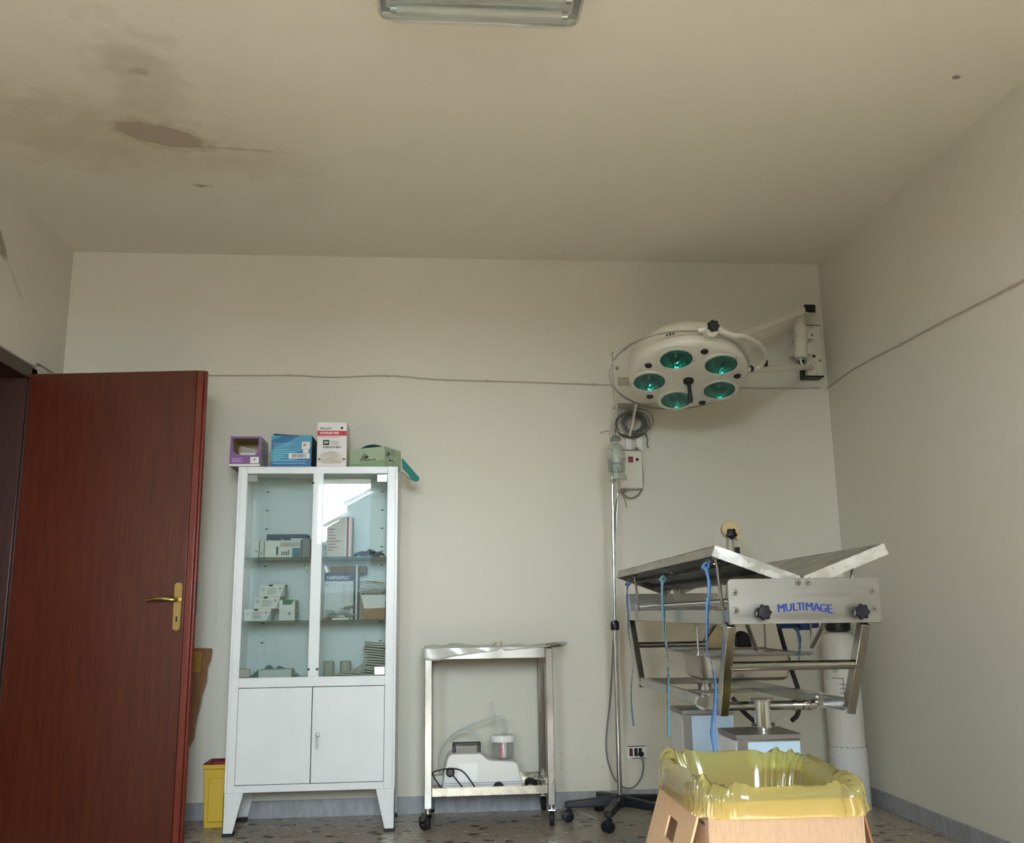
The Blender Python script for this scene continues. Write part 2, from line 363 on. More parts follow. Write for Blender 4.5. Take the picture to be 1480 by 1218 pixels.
def dup(root, delta, label, group=None):
    def cp(o, par):
        c = o.copy(); C.objects.link(c)
        if par: c.parent = par
        for ch in list(o.children): cp(ch, c)
        return c
    r = cp(root, None); r.location = Vector(root.location) + Vector(delta); r['label'] = label
    if group: r['group'] = group
    ORG[r.name] = Vector(r.location); return r
def star(a, k=6, d=0.13): return 1 + d*math.cos(k*a)

# ------------------------------------------------------------------ room shell
XL, XR, YB, YR, H = -2.0, 2.27, 5.071, -1.7, 2.9925
struct(G().box(XL-0.15, XR+0.15, YR-0.32, YB+0.15, -0.1, 0).done('floor', floor_m, flat=True), 'speckled cream terrazzo floor with dark chips', 'floor')
struct(G().box(XL-0.15, XR+0.15, YR-0.32, YB+0.15, H, H+0.1).done('ceiling', ceil_paint, flat=True), 'cream painted ceiling with a peeling damp patch', 'ceiling')
struct(G().box(XL, XR+0.15, YB, YB+0.15, 0, H).done('wall_back', wall_back_paint, flat=True), 'off-white painted wall behind the cabinet and trolley', 'wall')
struct(G().box(XR, XR+0.15, YR, YB, 0, H).done('wall_right', wall_paint, flat=True), 'off-white painted wall on the right side', 'wall')
DY0, DY1, DZ = 3.72, 4.645, 2.185      # doorway in the left wall
struct(G().box(XL-0.15, XL, YR, DY0, 0, H).box(XL-0.15, XL, DY1, YB+0.15, 0, H).box(XL-0.15, XL, DY0, DY1, DZ, H).done('wall_left', wall_left_paint, flat=True), 'off-white painted wall on the left with a peeled patch above the doorway', 'wall')
# rear wall (behind the camera) with a window, wider second one added for light
WX0, WX1, WZ0, WZ1 = -1.42, 0.76, 1.22, 2.62
WA, WB, WS = -0.70, -0.50, 1.20     # window right edge, second window left edge, sill of the first
struct(G().box(XL-0.15, WX0, YR-0.32, YR, 0, H).box(WX1, XR+0.15, YR-0.32, YR, 0, H).box(WA, WB, YR-0.32, YR, 0, WZ1).box(WX0, WX1, YR-0.32, YR, WZ1, H).box(WX0, WA, YR-0.32, YR, 0, WS).box(WB, WX1, YR-0.32, YR, 0, WZ0)
       .done('wall_rear', wall_paint, flat=True), 'off-white wall behind the viewer with two windows, the wider one added for light', 'wall')
def wframe(a, b, z):
    wf = G()
    for x in (a, b-0.05): wf.box(x, x+0.05, YR-0.12, YR-0.06, z, WZ1)
    return wf.box(a+.05, b-.05, YR-0.12, YR-0.06, z, z+0.05).box(a+.05, b-.05, YR-0.12, YR-0.06, WZ1-0.05, WZ1)
struct(wframe(WX0, WA, WS).done('window_1', plastic_white, flat=True), 'white window frame behind the viewer', 'window')
struct(wframe(WB, WX1, WZ0).done('window_added', plastic_white, flat=True), 'white frame of the wider unseen window, added for its light behind the viewer', 'window')  # unseen second window, added to brighten the lower back wall
struct(G().box(-90, 90, -150, YR-0.32, -0.12, -0.02).done('floor_outside', mat('outside_grey', (118, 114, 108), .8, noise=.05, nscale=3), flat=True), 'unseen grey ground outside, widened to cut sky light from below', 'ground')  # unseen ground, stretched far out to cut sky light from below
struct(G().box(-2.1, -0.56, -5.0, YR-0.32, 2.95, 3.10).done('trim_sun_block', mat('slab_grey', (150, 148, 142), .8), flat=True), 'added slab keeping sun off the narrow window, unseen behind the viewer', 'sun blocker')  # unseen slab added to keep direct sun off the narrow window
# corridor beyond the doorway
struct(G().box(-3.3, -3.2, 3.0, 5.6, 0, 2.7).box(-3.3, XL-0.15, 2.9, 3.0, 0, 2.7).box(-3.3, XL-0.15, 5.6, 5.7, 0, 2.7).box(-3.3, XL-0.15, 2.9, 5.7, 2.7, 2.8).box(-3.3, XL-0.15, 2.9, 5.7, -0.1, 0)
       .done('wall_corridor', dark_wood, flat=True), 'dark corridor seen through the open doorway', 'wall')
# baseboards
struct(G().box(XL, XR, YB-0.013, YB, 0, 0.083).done('baseboard_back', marble, bevel=0.002), 'grey marble baseboard along the back wall', 'baseboard')
struct(G().box(XR-0.013, XR, YR, YB-0.013, 0, 0.083).done('baseboard_right', marble, bevel=0.002), 'grey marble baseboard along the right wall', 'baseboard')
struct(G().box(XL, XL+0.013, DY1+0.06, YB-0.013, 0, 0.083).box(XL, XL+0.013, YR, DY0-0.07, 0, 0.083).done('baseboard_left', marble, bevel=0.002), 'grey marble baseboard along the left wall', 'baseboard')
# door frame
df = G().box(XL-0.15, XL+0.012, DY1-0.03, DY1, 0, DZ).box(XL-0.15, XL+0.012, DY0, DY0+0.03, 0, DZ).box(XL-0.15, XL+0.012, DY0, DY1, DZ-0.03, DZ)
df.box(XL, XL+0.02, DY1-0.005, DY1+0.06, 0, DZ+0.03).box(XL, XL+0.02, DY0-0.06, DY0+0.005, 0, DZ+0.03).box(XL, XL+0.02, DY0-0.06, DY1+0.06, DZ-0.03, DZ+0.035)
struct(df.done('trim_1', dark_wood, bevel=0.003), 'dark brown wooden door frame at the left', 'door frame')

# open mahogany door
hx, hy = -1.975, 4.615; ex, ey = -1.108, 4.512
dirv = Vector((ex-hx, ey-hy, 0)); DL = dirv.length; ang = math.atan2(dirv.y, dirv.x)
DM = rotM((hx, hy, 0), rz=ang)         # local x along the leaf, local y thickness (0..0.042 away from camera)
door = bpy.data.objects.new('door_1', None); C.objects.link(door); door.location = (hx, hy, 0); ORG[door.name] = Vector((hx, hy, 0))
door['kind'] = 'structure'; door['label'] = 'tall dark red mahogany door standing open at the left'; door['category'] = 'door'
G(DM).box(0, DL-0.045, 0, 0.042, 0.012, 2.175).done('door_leaf', mahog, door, bevel=0.002)
G(DM).box(DL-0.045, DL-0.012, 0.002, 0.042, 0.012, 2.175).box(DL-0.012, DL, 0.010, 0.036, 0.012, 2.175).done('edge_strip', mahog_edge, door, 'lighter red rounded edge strip', bevel=0.004)
G(DM).box(DL-0.014, DL+0.0015, 0.014, 0.032, 1.0, 1.16).done('lock_face', dark_steel, door, 'narrow metal lock face')
brass = mat('brass', (180, 152, 92), 0.3, 1.0)
hp = G(DM).prism([(-0.017+0.034*(0.5+0.5*math.cos(t)) , z) for t, z in ()] or [(-.017, -.098), (-.012, -.106), (0, -.109), (.012, -.106), (.017, -.098), (.017, .098), (.012, .106), (0, .109), (-.012, .106), (-.017, .098)], 0.004,
        Matrix.Translation((DL-0.076, 0.0, 1.045)) @ Matrix(((1, 0, 0, 0), (0, 0, -1, 0), (0, 1, 0, 0), (0, 0, 0, 1)))).done('handle_plate', brass, door, 'brass door plate with rounded ends')
hM = DM @ Matrix.Translation((DL-0.076, 0, 1.075))
G().tube([hM @ Vector(p) for p in curve_pts([(0, 0, 0), (0, -0.035, 0), (-0.012, -0.046, 0.001), (-0.05, -0.05, 0.006), (-0.09, -0.048, 0.006), (-0.128, -0.046, 0.0)], 5)], [0.010]*6+[0.008]*8+[0.0095]*8+[0.0075]*4, 10).done('door_handle', brass, hp, 'curved brass lever handle')
G().cyl(hM @ Vector((0, -0.003, 0)), hM @ Vector((0, -0.012, 0)), 0.014).done('handle_collar', brass, hp)
G(DM).box(DL-0.080, DL-0.072, -0.0050, -0.0040, 0.975, 1.0).done('keyhole', black, hp, 'dark keyhole slot')
for z in (1.95, 1.1, 0.25): G().cyl((hx-0.012, hy+0.050, z-0.04), (hx-0.012, hy+0.050, z+0.04), 0.007, n=10).done('hinge', brass, door)

# wall cable
wc = thing('wall_cable', (0, YB-0.01, 2.28), 'thin painted cable run along the walls at door-head height', 'cable')
pts = [(XL+0.006, 2.6, 2.235), (XL+0.006, 4.3, 2.245), (XL+0.006, 4.62, 2.235), (XL+0.006, 4.9, 2.27), (XL+0.006, YB-0.006, 2.295)]
pts = [(XL+0.006, 3.4, 2.235), (XL+0.006, 4.60, 2.232), (XL+0.006, 4.72, 2.26), (XL+0.006, 4.9, 2.262), (XL+0.008, YB-0.008, 2.290)]
pts += [(x, YB-0.006, z) for x, z in ((-1.6, 2.297), (-1.2, 2.290), (-0.8, 2.293), (-0.55, 2.284), (-0.26, 2.295), (0.0, 2.276), (0.3, 2.268), (0.55, 2.262), (0.9, 2.252), (1.3, 2.242), (1.7, 2.238), (2.0, 2.236), (2.2, 2.240))]
pts += [(XR-0.008, YB-0.012, 2.24)] + [(XR-0.006, y, z) for y, z in ((4.7, 2.262), (4.2, 2.25), (3.8, 2.242), (3.3, 2.225), (2.8, 2.222), (2.0, 2.22))]
G().tube(curve_pts(pts, 4), 0.0045, 6).done('cable_line', white_cable, wc)
for x, y, z in ((-0.8, YB-0.006, 2.293), (-0.26, YB-0.006, 2.294), (0.3, YB-0.006, 2.268), (0.9, YB-0.006, 2.252), (XR-0.006, 4.2, 2.25), (XR-0.006, 3.3, 2.225), (2.2, YB-0.006, 2.24)):
    G().box(x-0.007, x+0.007, y-0.007, y+0.007, z-0.007, z+0.007).done('cable_clip', white_cable, wc, bevel=0.002)

# ceiling light (clear weatherproof fitting)
cl = thing('ceiling_light', (0.14, 2.69, H), 'clear plastic fluorescent fitting on the ceiling above the centre', 'ceiling light')
x0, x1, y0, y1 = -0.185, 0.478, 2.60, 2.78
G().box(x0+0.02, x1-0.02, y0+0.012, y1-0.012, H-0.035, H).done('base_tray', mat('fitting_grey', (226, 226, 222), 0.35), cl, bevel=0.006)
diff = G()
prof = [(-0.09, -0.03), (-0.088, -0.06), (-0.07, -0.082), (-0.03, -0.088), (0.03, -0.088), (0.07, -0.082), (0.088, -0.06), (0.09, -0.03)]
xs = [x0, x0+0.012, x0+0.035, x0+0.04, x1-0.04, x1-0.035, x1-0.012, x1]; sc_ = [0.6, 0.88, 1, 1, 1, 1, 0.88, 0.6]
diff.grid([[(x, 2.69+a*(0.92+0.08*s_), H+(-0.03+(b+0.03)*s_)) for a, b in prof] for x, s_ in zip(xs, sc_)])
diff.done('diffuser', clear, cl, 'clear ribbed plastic cover', solid=0.003)
for yy in (-0.072, -0.04, 0.04, 0.072): G().box(x0+0.045, x1-0.045, 2.69+yy-0.002, 2.69+yy+0.002, H-0.090, H-0.083).done('diffuser_rib', clear, cl)
for yy in (-0.042, 0.042):
    t = G().cyl((x0+0.05, 2.69+yy, H-0.06), (x1-0.05, 2.69+yy, H-0.06), 0.013, n=14).done('fluorescent_tube', mat('tube_white', (232, 230, 220), 0.3), cl, 'unlit white fluorescent tube')
    for xx in (x0+0.04, x1-0.06): G().cyl((xx, 2.69+yy, H-0.06), (xx+0.02, 2.69+yy, H-0.06), 0.0145, n=14).done('end_cap', chrome, t)
for xx in (x0+0.015, x1-0.015):
    G().box(xx-0.008, xx+0.008, y0+0.0, y1, H-0.04, H-0.018).done('end_clamp', steel_dull, cl, bevel=0.003)
G().box(x0+0.0, x1, y0-0.004, y1+0.004, H-0.034, H-0.026).done('gasket', mat('gasket', (120, 120, 112), 0.7), cl)

# ------------------------------------------------------------------ medicine cabinet
cx0, cx1, cy0, cy1, cz0, cz1 = -0.968, -0.180, 4.683, 5.045, 0.19, 1.725
cab = thing('medicine_cabinet', ((cx0+cx1)/2, (cy0+cy1)/2, 0), 'white metal medicine cabinet with two glass doors above two solid doors', 'cabinet')
T = 0.012
ox = [(-0.922, -0.600), (-0.548, -0.232)]; oz0, oz1 = 0.707, 1.690
g = G().box(cx0, cx0+T, cy0, cy1, cz0, cz1).box(cx1-T, cx1, cy0, cy1, cz0, cz1).box(cx0+T, cx1-T, cy0+T, cy1, cz1-T, cz1).box(cx0+T, cx1-T, cy0+T, cy1-T, cz0, cz0+T)
g.box(cx0+T, cx1-T, cy1-T, cy1, cz0, cz1-T)
g.box(cx0+T, ox[0][0], cy0, cy0+0.02, cz0, cz1).box(ox[1][1], cx1-T, cy0, cy0+0.02, cz0, cz1)         # stiles
g.box(ox[0][0], ox[1][1], cy0, cy0+0.02, oz1, cz1).box(ox[0][0], ox[1][1], cy0, cy0+0.02, 0.662, oz0).box(ox[0][0], ox[1][1], cy0, cy0+0.02, cz0, 0.222)
g.box(cx0+T, cx1-T, cy0+0.022, cy1-T, 0.685, 0.695)
g.done('carcass', white_metal, cab, bevel=0.0015)
G().box(ox[0][1], ox[1][0], cy0-0.001, cy0+0.02, oz0-0.001, oz1+0.001).done('centre_post', white_metal, cab, bevel=0.002)
for (a, b), nm in (((-0.9205, -0.5765), 'left'), ((-0.5725, -0.2335), 'right')):
    d = G().box(a, b, cy0-0.002, cy0+0.016, 0.225, 0.659).done('cabinet_door', white_metal, cab, bevel=0.0015)
    if nm == 'right':
        k = G().cyl((-0.545, cy0-0.002, 0.44), (-0.545, cy0-0.010, 0.44), 0.012, 0.011).done('lock', chrome, d, 'round chrome lock')
        G().cyl((-0.545, cy0-0.008, 0.44), (-0.545, cy0-0.022, 0.44), 0.0035, n=8).prism([(-.005, -.05), (.0, -.054), (.005, -.05), (.006, .004), (-.006, .004)], 0.002, front((-0.545, cy0-0.018, 0.432))).done('key', chrome, d, 'small hanging chrome key')
for (a, b), nm in zip(ox, ('left', 'right')):
    pane = G().box(a+0.002, b-0.002, cy0-0.003, cy0+0.001, oz0+0.002, oz1-0.002).done('glass_door', glass, cab, flat=True)
    side = a if nm == 'left' else b-0.052
    for z in (oz1-0.044, oz0+0.004):
        hm = mat('clip_bright', (214, 214, 210), 0.35, 0.4) if nm == 'right' else mat('clip_dull', (116, 116, 108), 0.4, 0.5)
        G().box(side+0.001, side+0.051, cy0-0.007, cy0+0.005, z, z+0.038).done('hinge_clip', hm, pane, 'bright square hinge clip' if nm == 'right' else 'dull grey square hinge clip', bevel=0.002)
    px = b-0.024 if nm == 'left' else a+0.018
    G().tube([(px, cy0-0.004, 1.232), (px+0.004, cy0-0.016, 1.225), (px+0.014, cy0-0.018, 1.200)], [0.005, 0.007, 0.006], 10).done('pull_knob', chrome if nm == 'left' else plastic_white, pane, 'small finger pull')
    qx = b+0.006 if nm == 'left' else a-0.006
    G().cyl((qx-0.002, cy0-0.004, 0.742), (qx-0.002, cy0+0.0, 0.742), 0.006, n=12).done('door_stop', black_rub, cab, 'black rubber door stop')
    if nm == 'left': G().cyl((qx-0.006, cy0-0.004, 1.642), (qx-0.006, cy0+0.0, 1.642), 0.006, n=12).done('door_stop', black_rub, cab, 'black rubber door stop')
for z in (1.272, 0.966):
    s_ = G().box(cx0+T+0.002, cx1-T-0.002, cy0+0.03, cy1-T-0.012, z, z+0.006).done('glass_shelf', shelf_glass, cab, flat=True)
for yy, tag_ in ((cy1-T-0.002, 1),):
    for xx in (-0.880, -0.275):
        st = G().box(xx-0.014, xx+0.014, yy-0.005, yy, 0.78, 1.67).done('slotted_strip', white_metal, cab, 'white slotted shelf strip')
        for k in range(9):
            z = 0.86+0.0975*k
            G().box(xx-0.007, xx+0.007, yy-0.0065, yy-0.004, z-0.003, z+0.003).done('slot', ink, st, 'dark slot' if k == 0 else None)
# tapered feet with black caps
for fx, sgn in ((cx0, 1), (cx1, -1)):
    for fy, sy in ((cy0, 1), (cy1, -1)):
        t = 0.003; W = 0.088; B = 0.045
        poly = [(0, 0.19), (W, 0.19), (B, 0.0145), (0, 0.0145)]
        gg = G().prism([(sgn*a, b) for a, b in poly], t, Matrix(((1, 0, 0, fx), (0, 0, sy, fy), (0, 1, 0, 0), (0, 0, 0, 1))))
        gg.prism([(sy*a, b) for a, b in poly], t, Matrix(((0, 0, sgn, fx), (1, 0, 0, fy), (0, 1, 0, 0), (0, 0, 0, 1))))
        lg = gg.done('leg', white_metal, cab, flat=True)
        xa, xb = sorted((fx-sgn*0.001, fx+sgn*0.048)); ya, yb = sorted((fy-sy*0.001, fy+sy*0.048))
        G().box(xa, xb, ya, yb, 0, 0.0155).done('foot_cap', black_rub, lg, 'black plastic foot cap', bevel=0.002)

# small cartons -----------------------------------------------------------------
def carton(name, x, y, z, w, d, h, m, label, cat, rz=0, group=None, bevel=0.0012):
    """closed carton, (x, y) is the middle of its front bottom edge; front faces the camera; returns thing and face frame"""
    o = thing(name, (x, y, z), label, cat, group)
    Mx = rotM((x, y, z), rz=rz)
    G(Mx).box(-w/2, w/2, 0, d, 0, h).done('carton', m, o, bevel=bevel)
    return o, Mx
def ff(Mx, u, v, off=0.0006):   # frame on the front face
    return Mx @ Matrix.Translation((u, -off, v)) @ Matrix(((1, 0, 0, 0), (0, 0, -1, 0), (0, 1, 0, 0), (0, 0, 0, 1)))
def sidef(Mx, w, u, v, off=0.0006):  # frame on the right face
    return Mx @ Matrix.Translation((w/2+off, u, v)) @ Matrix(((0, 0, 1, 0), (1, 0, 0, 0), (0, 1, 0, 0), (0, 0, 0, 1)))
def patch(o, Mf, u0, u1, v0, v1, m, name='printed_panel', label=None, t=0.0003):
    return G().box(u0, u1, v0, v1, 0, t, Mf).done(name, m, o, label, flat=True)
def lines(o, Mf, u0, u1, v0, v1, n, m, name='small_print', hh=0.35, rnd=0.4):
    g = G(); st = (v1-v0)/n
    for i in range(n):
        v = v0+st*(i+0.5); g.box(u0, u1-(u1-u0)*random.random()*rnd, v-st*hh/2, v+st*hh/2, 0, 0.0002, Mf)
    return g.done(name, m, o, flat=True)
def barcode(o, Mf, u0, u1, v0, v1, n=16):
    g = G(); st = (u1-u0)/n
    for i in range(n):
        wv = st*random.uniform(0.3, 0.75); g.box(u0+i*st, u0+i*st+wv, v0, v1, 0, 0.0005, Mf)
    return g.done('barcode', ink, o, flat=True)

ZT = cz1
purple = mat('carton_purple', (112, 70, 128), 0.5); blue_c = mat('carton_blue', (8, 90, 138), 0.4); lblue = mat('print_light_blue', (58, 134, 164), 0.45)
# purple dispenser box, open window at the front, overhanging the left edge
o = thing('glove_box', (-0.93, 4.665, ZT), 'purple and white open-fronted glove box at the left end of the cabinet top', 'box')
P = rotM((-0.935, 4.668, ZT), rz=0.0)
w_, d_, h_ = 0.150, 0.20, 0.150
wht = mat('carton_white', (208, 206, 206), 0.55, noise=0.03)
win = [(-.055, .140), (-.055, .075), (-.035, .056), (.045, .056), (.062, .075), (.062, .140)]
g = G(P).box(-w_/2, w_/2, 0, d_, 0, 0.002).box(-w_/2, -w_/2+.002, 0, d_, 0, h_).box(-w_/2, w_/2, d_-.002, d_, 0, h_).box(-w_/2, w_/2, 0, d_, h_-.002, h_)
g.done('carton', mat('carton_inside', (176, 160, 120), 0.8), o)
G(P).box(w_/2-.002, w_/2, 0, d_, 0, h_).done('side_panel', mat('carton_side', (196, 200, 202), 0.55), o, 'pale printed side panel')
G().prism([(-w_/2, 0), (w_/2, 0), (w_/2, h_), (w_/2-.012, h_), (.062, .075), (.045, .056), (-.035, .056), (-.060, .075), (-w_/2+.012, h_), (-w_/2, h_)], .002, ff(P, 0, 0, 0)).done('front_panel', purple, o, 'purple front panel cut out for the opening')
G().box(-w_/2, w_/2, 0, .010, 0, .0004, ff(P, 0, 0, .0022)).done('base_strip', wht, o, 'white lower strip')
G(P).box(-w_/2+.001, w_/2-.001, -.001, .001, h_-.010, h_).done('top_strip', purple, o)
patch(o, ff(P, 0, 0, .0024), .026, .068, .014, .046, wht, 'label_square', 'white label square')
G().box(.044, .050, .030, .038, 0, .0006, ff(P, 0, 0, .0028)).done('printed_mark', ink, o, flat=True)
lines(o, ff(P, 0, 0, .0024), -.064, -.010, .018, .042, 4, mat('ink_lilac', (190, 150, 200), .6))
lines(o, sidef(P, w_, 0, 0), .02, .12, .04, .13, 7, ink_grey)
G(P).box(-.035, .05, .05, .13, .055, .075).done('glove_stack', paper, o, 'folded white contents')
G(P @ rotM((0.0, 0.06, 0.10), rx=-0.5, ry=0.25)).box(-.035, .06, 0, .05, 0, .0015).done('inner_flap', paper, o, 'white inner flap')
# blue carton
o, P = carton('glove_box', -0.712, 4.678, ZT, 0.200, 0.21, 0.158, blue_c, 'blue cardboard box with pale diagonal stripes and barcode on the cabinet top', 'box', rz=-0.02)
fM = ff(P, 0, 0)
G().prism([(-.1, .045), (-.1, .02), (.1, .098), (.1, .158), (.045, .158), (-.1, .082)], .0004, fM).done('diagonal_stripe', lblue, o, 'pale blue diagonal stripe', flat=True)
G().prism([(-.1, .158), (-.1, .132), (-.035, .158)], .0004, fM).done('corner_stripe', lblue, o, flat=True)
lines(o, ff(P, 0, 0, .0012), -.088, .04, .03, .12, 9, mat('ink_paleblue', (110, 176, 200), .6), rnd=.7)
patch(o, ff(P, 0, 0, .0012), .052, .092, .088, .124, wht, 'label_square'); patch(o, ff(P, 0, 0, .0012), .058, .086, .068, .086, wht, 'label_square')
patch(o, ff(P, 0, 0, .0012), -.012, .092, .040, .066, wht, 'barcode_label', 'white barcode label'); barcode(o, ff(P, 0, 0, .0018), .006, .076, .045, .062)
G().cyl(fM @ Vector((.066, .108, .0)), fM @ Vector((.066, .108, .0014)), .008, n=14).done('printed_mark', mat('ink_orange', (190, 120, 80), .6), o, flat=True)
lines(o, ff(P, 0, 0, .0012), -.09, .085, .010, .034, 2, mat('ink_paleblue', (110, 176, 200), .6), hh=.3, rnd=.1)
G(P @ rotM((0, .02, .158), ry=0.07)).box(-.098, .09, 0, .19, .004, .006).done('lid_flap', mat('carton_dark_blue', (12, 46, 62), .5), o, 'dark half-open top flap')
G(P).box(.0985, .1008, .004, .206, .003, .155).done('side_panel', mat('carton_dark_blue', (12, 46, 62), .5), o, 'dark blue side panel')
# white glove carton
o, P = carton('glove_box', -0.512, 4.679, ZT, 0.146, 0.16, 0.226, mat('carton_white', (208, 206, 206), 0.55), 'tall white box with a red band reading POWDER FREE on the cabinet top', 'box', rz=0.0)
patch(o, ff(P, 0, 0), -.073, .073, .156, .182, ink_red, 'red_band', 'red band')
text('lettering', 'POWDER FREE', .0165, ff(P, -.012, .169, .0012), ink_white, o, 'white capital lettering', bold=.0003, sx=.86)
text('lettering', 'iNtouch', .0170, ff(P, -.032, .194, .0004), ink, o, 'black lettering', bold=.0003)
G().cyl(ff(P, .048, .196) @ Vector((0, 0, 0)), ff(P, .048, .196) @ Vector((0, 0, .0005)), .007, n=14).done('printed_dot', ink, o, flat=True)
lines(o, ff(P, 0, 0), -.065, .05, .147, .153, 1, ink_red, 'small_print')
patch(o, ff(P, 0, 0), -.044, -.013, .108, .135, ink, 'size_square', 'black size square')
text('lettering', '8.0', .016, ff(P, -.0285, .1215, .0012), ink_white, o, 'white numerals', bold=.0004)
lines(o, ff(P, 0, 0), -.006, .045, .108, .132, 4, ink_grey); barcode(o, ff(P, 0, 0), -.044, .045, .093, .103, 20)
for i, (z, a) in enumerate(((.066, .014), (.050, .012), (.036, .012))):
    G().tube(curve_pts([P @ Vector((-.066, -.002, z-.012)), P @ Vector((-.02, -.010, z+a-.008)), P @ Vector((.02, -.010, z+a-.008)), P @ Vector((.066, -.002, z-.012))], 5), .0022, 6).done('glove_cuff', paper, o, 'rolled white cuff edge' if i == 0 else None)
G().prism([(-.068, .03)]+[(-.068+.136*t/10, .036+.034*math.sin(PI*t/10)) for t in range(11)]+[(.068, .03), (.04, .016), (-.04, .016)], .006, ff(P, 0, 0, 0)).done('dispensing_slot', mat('glove_cream', (188, 182, 168), .7, noise=.2, nscale=60), o, 'cream gloves showing in the slot')
for u in (-.066, .056): patch(o, ff(P, 0, 0, .007), u, u+.012, .034, .040, ink, 'slot_end')
# pale green carton turned, with its teal lid hanging open
gm = mat('carton_green', (158, 174, 148), .55, noise=.04)
o = thing('glove_box', (-0.30, 4.69, ZT), 'pale green box with feather logo and teal lid, rightmost on the cabinet top', 'box')
P = rotM((-0.246, 4.668, ZT), rz=math.radians(28)) # local -x side = front-left face, local y = right receding face
Pn = rotM((-0.246, 4.668, ZT), rz=math.radians(-27))
wg, dg, hg = .205, .165, .100
g = G(Pn).box(-wg, 0, 0, dg, 0, .002).box(-wg, 0, 0, .002, 0, hg).box(-wg, 0, dg-.002, dg, 0, hg).box(-wg, -wg+.002, 0, dg, 0, hg).box(-.002, 0, 0, dg, 0, hg)
g.done('carton', gm, o)
Mg = Pn @ Matrix(((1, 0, 0, 0), (0, 0, -1, -.0006), (0, 1, 0, 0), (0, 0, 0, 1)))
def feather(Mf, u, v, s):
    for k in range(3):
        a = k*.012*s
        poly = [(u+a, v), (u+a+.004*s, v+.018*s), (u+a+.018*s, v+.036*s), (u+a+.028*s, v+.058*s-k*.012*s), (u+a+.024*s, v+.036*s-k*.006*s), (u+a+.010*s, v+.018*s)]
        G().prism(poly, .0004, Mf).done('feather_logo', ink, o, 'black feather stroke' if k == 0 else None, flat=True)
feather(Mg, -.145, .025, 1.0)
text('lettering', 'AIRFLOW', .014, Mg @ Matrix.Translation((-.083, .036, 0)), ink, o, 'black lettering', bold=.0004)
G().prism([(-wg, 0), (0, 0), (0, .035), (-.08, .028), (-wg, .02)], .0003, Mg).done('green_wave', mat('print_green', (128, 156, 122), .6), o, 'darker green lower wave', flat=True)
Mr = Pn @ Matrix(((0, 0, 1, .0006), (1, 0, 0, 0), (0, 1, 0, 0), (0, 0, 0, 1)))
feather(Mr, .010, .045, .8)
text('lettering', 'AIRFLOW', .011, Mr @ Matrix.Translation((.062, .036, 0)), ink, o, 'black lettering', bold=.0003)
lines(o, Mr, .055, .12, .06, .095, 4, ink_grey)
teal = mat('teal_card', (28, 118, 108), .5)
G(Pn @ rotM((-.19, .06, hg-.002), rx=0)).grid([[(u, v, .030*math.sin(PI*min(1, max(0, (u+.01)/.17)))**.7) for v in (0, .035, .07)] for u in [i*.017 for i in range(11)]]).done('lid_flap', teal, o, 'teal lid flap arching up', solid=.0015)
G().prism([(-.165, 1.775), (-.155, 1.772), (-.073, 1.680), (-.075, 1.668), (-.090, 1.658), (-.118, 1.666), (-.128, 1.690), (-.160, 1.725)], .002, Matrix(((1, 0, 0, 0), (.35, 0, -1, 4.80), (0, 1, 0, 0), (0, 0, 0, 1)))).done('lid_end', teal, o, 'teal lid end hanging over the side')
pb = G(); pb.grid([[(-0.190+.022*i+.004*math.sin(j*2), 4.70+.03*j, ZT-.012-.006*math.sin(i*1.4+j)-.05*(i/3)**2) for j in range(4)] for i in range(4)])
tag(pb.done('plastic_bag', clear, solid=.001, loc=(-.16, 4.74, ZT-.02)), 'crumpled clear plastic wrapper under the pale green box at the cabinet edge', 'bag')

# contents of the cabinet --------------------------------------------------------
Z1, Z2, Z0 = 1.278, 0.972, 0.695
# upper shelf, left pane
o, P = carton('syringe_box', -0.755, 4.785, Z1, 0.176, 0.10, 0.088, paper, 'white syringe box reading 1 ml on the top glass shelf', 'box')
text('lettering', '1', .062, ff(P, -.026, .034), mat('ink_teal', (10, 66, 74), .5), o, 'large dark teal numeral', bold=.0025)
text('lettering', 'ml', .040, ff(P, .014, .026), mat('ink_teal', (10, 66, 74), .5), o, 'dark teal letters', bold=.001)
patch(o, ff(P, 0, 0), .048, .087, 0, .050, mat('print_teal', (26, 98, 120), .5), 'teal_block', 'teal corner block')
patch(o, ff(P, 0, 0), -.012, .085, .054, .080, mat('print_grey', (172, 170, 168), .5), 'grey_band')
text('lettering', 'KD-Ject', .018, ff(P, .036, .067, .0012), mat('ink_rust', (184, 92, 70), .5), o, 'small rust lettering', sx=1.1)
for u, s_ in ((-.06, .5), (-.02, -.35), (.0, .8)): G(P @ rotM((u, .03, .088), ry=s_)).box(-.02, .02, 0, .05, 0, .0015).done('torn_flap', paper, o, 'torn lid flap' if s_ == .5 else None)
o, P = carton('syringe_box', -0.752, 4.895, Z1, 0.205, 0.11, 0.128, mat('carton_deep_blue', (16, 62, 92), .5), 'deep blue box standing behind the 1 ml box', 'box')
patch(o, ff(P, 0, 0), .02, .095, .098, .106, ink_white, 'white_print')
o, P = carton('ampoule_box', -0.886, 4.80, Z1, 0.022, 0.05, 0.090, paper, 'narrow white box at the far left of the top shelf', 'box')
patch(o, ff(P, 0, 0), -.004, .004, .03, .04, ink_grey, 'printed_mark')
o, P = carton('ampoule_box', -0.860, 4.80, Z1, 0.022, 0.05, 0.086, mat('carton_cream', (196, 194, 186), .6), 'narrow cream box between the white one and the 1 ml box', 'box')
patch(o, ff(P, 0, 0), -.004, .004, .02, .03, ink_grey, 'printed_mark')
o, P = carton('ampoule_box', -0.642, 4.80, Z1, 0.040, 0.07, 0.098, mat('carton_grey', (112, 114, 122), .6), 'dark grey slim box right of the 1 ml box', 'box')
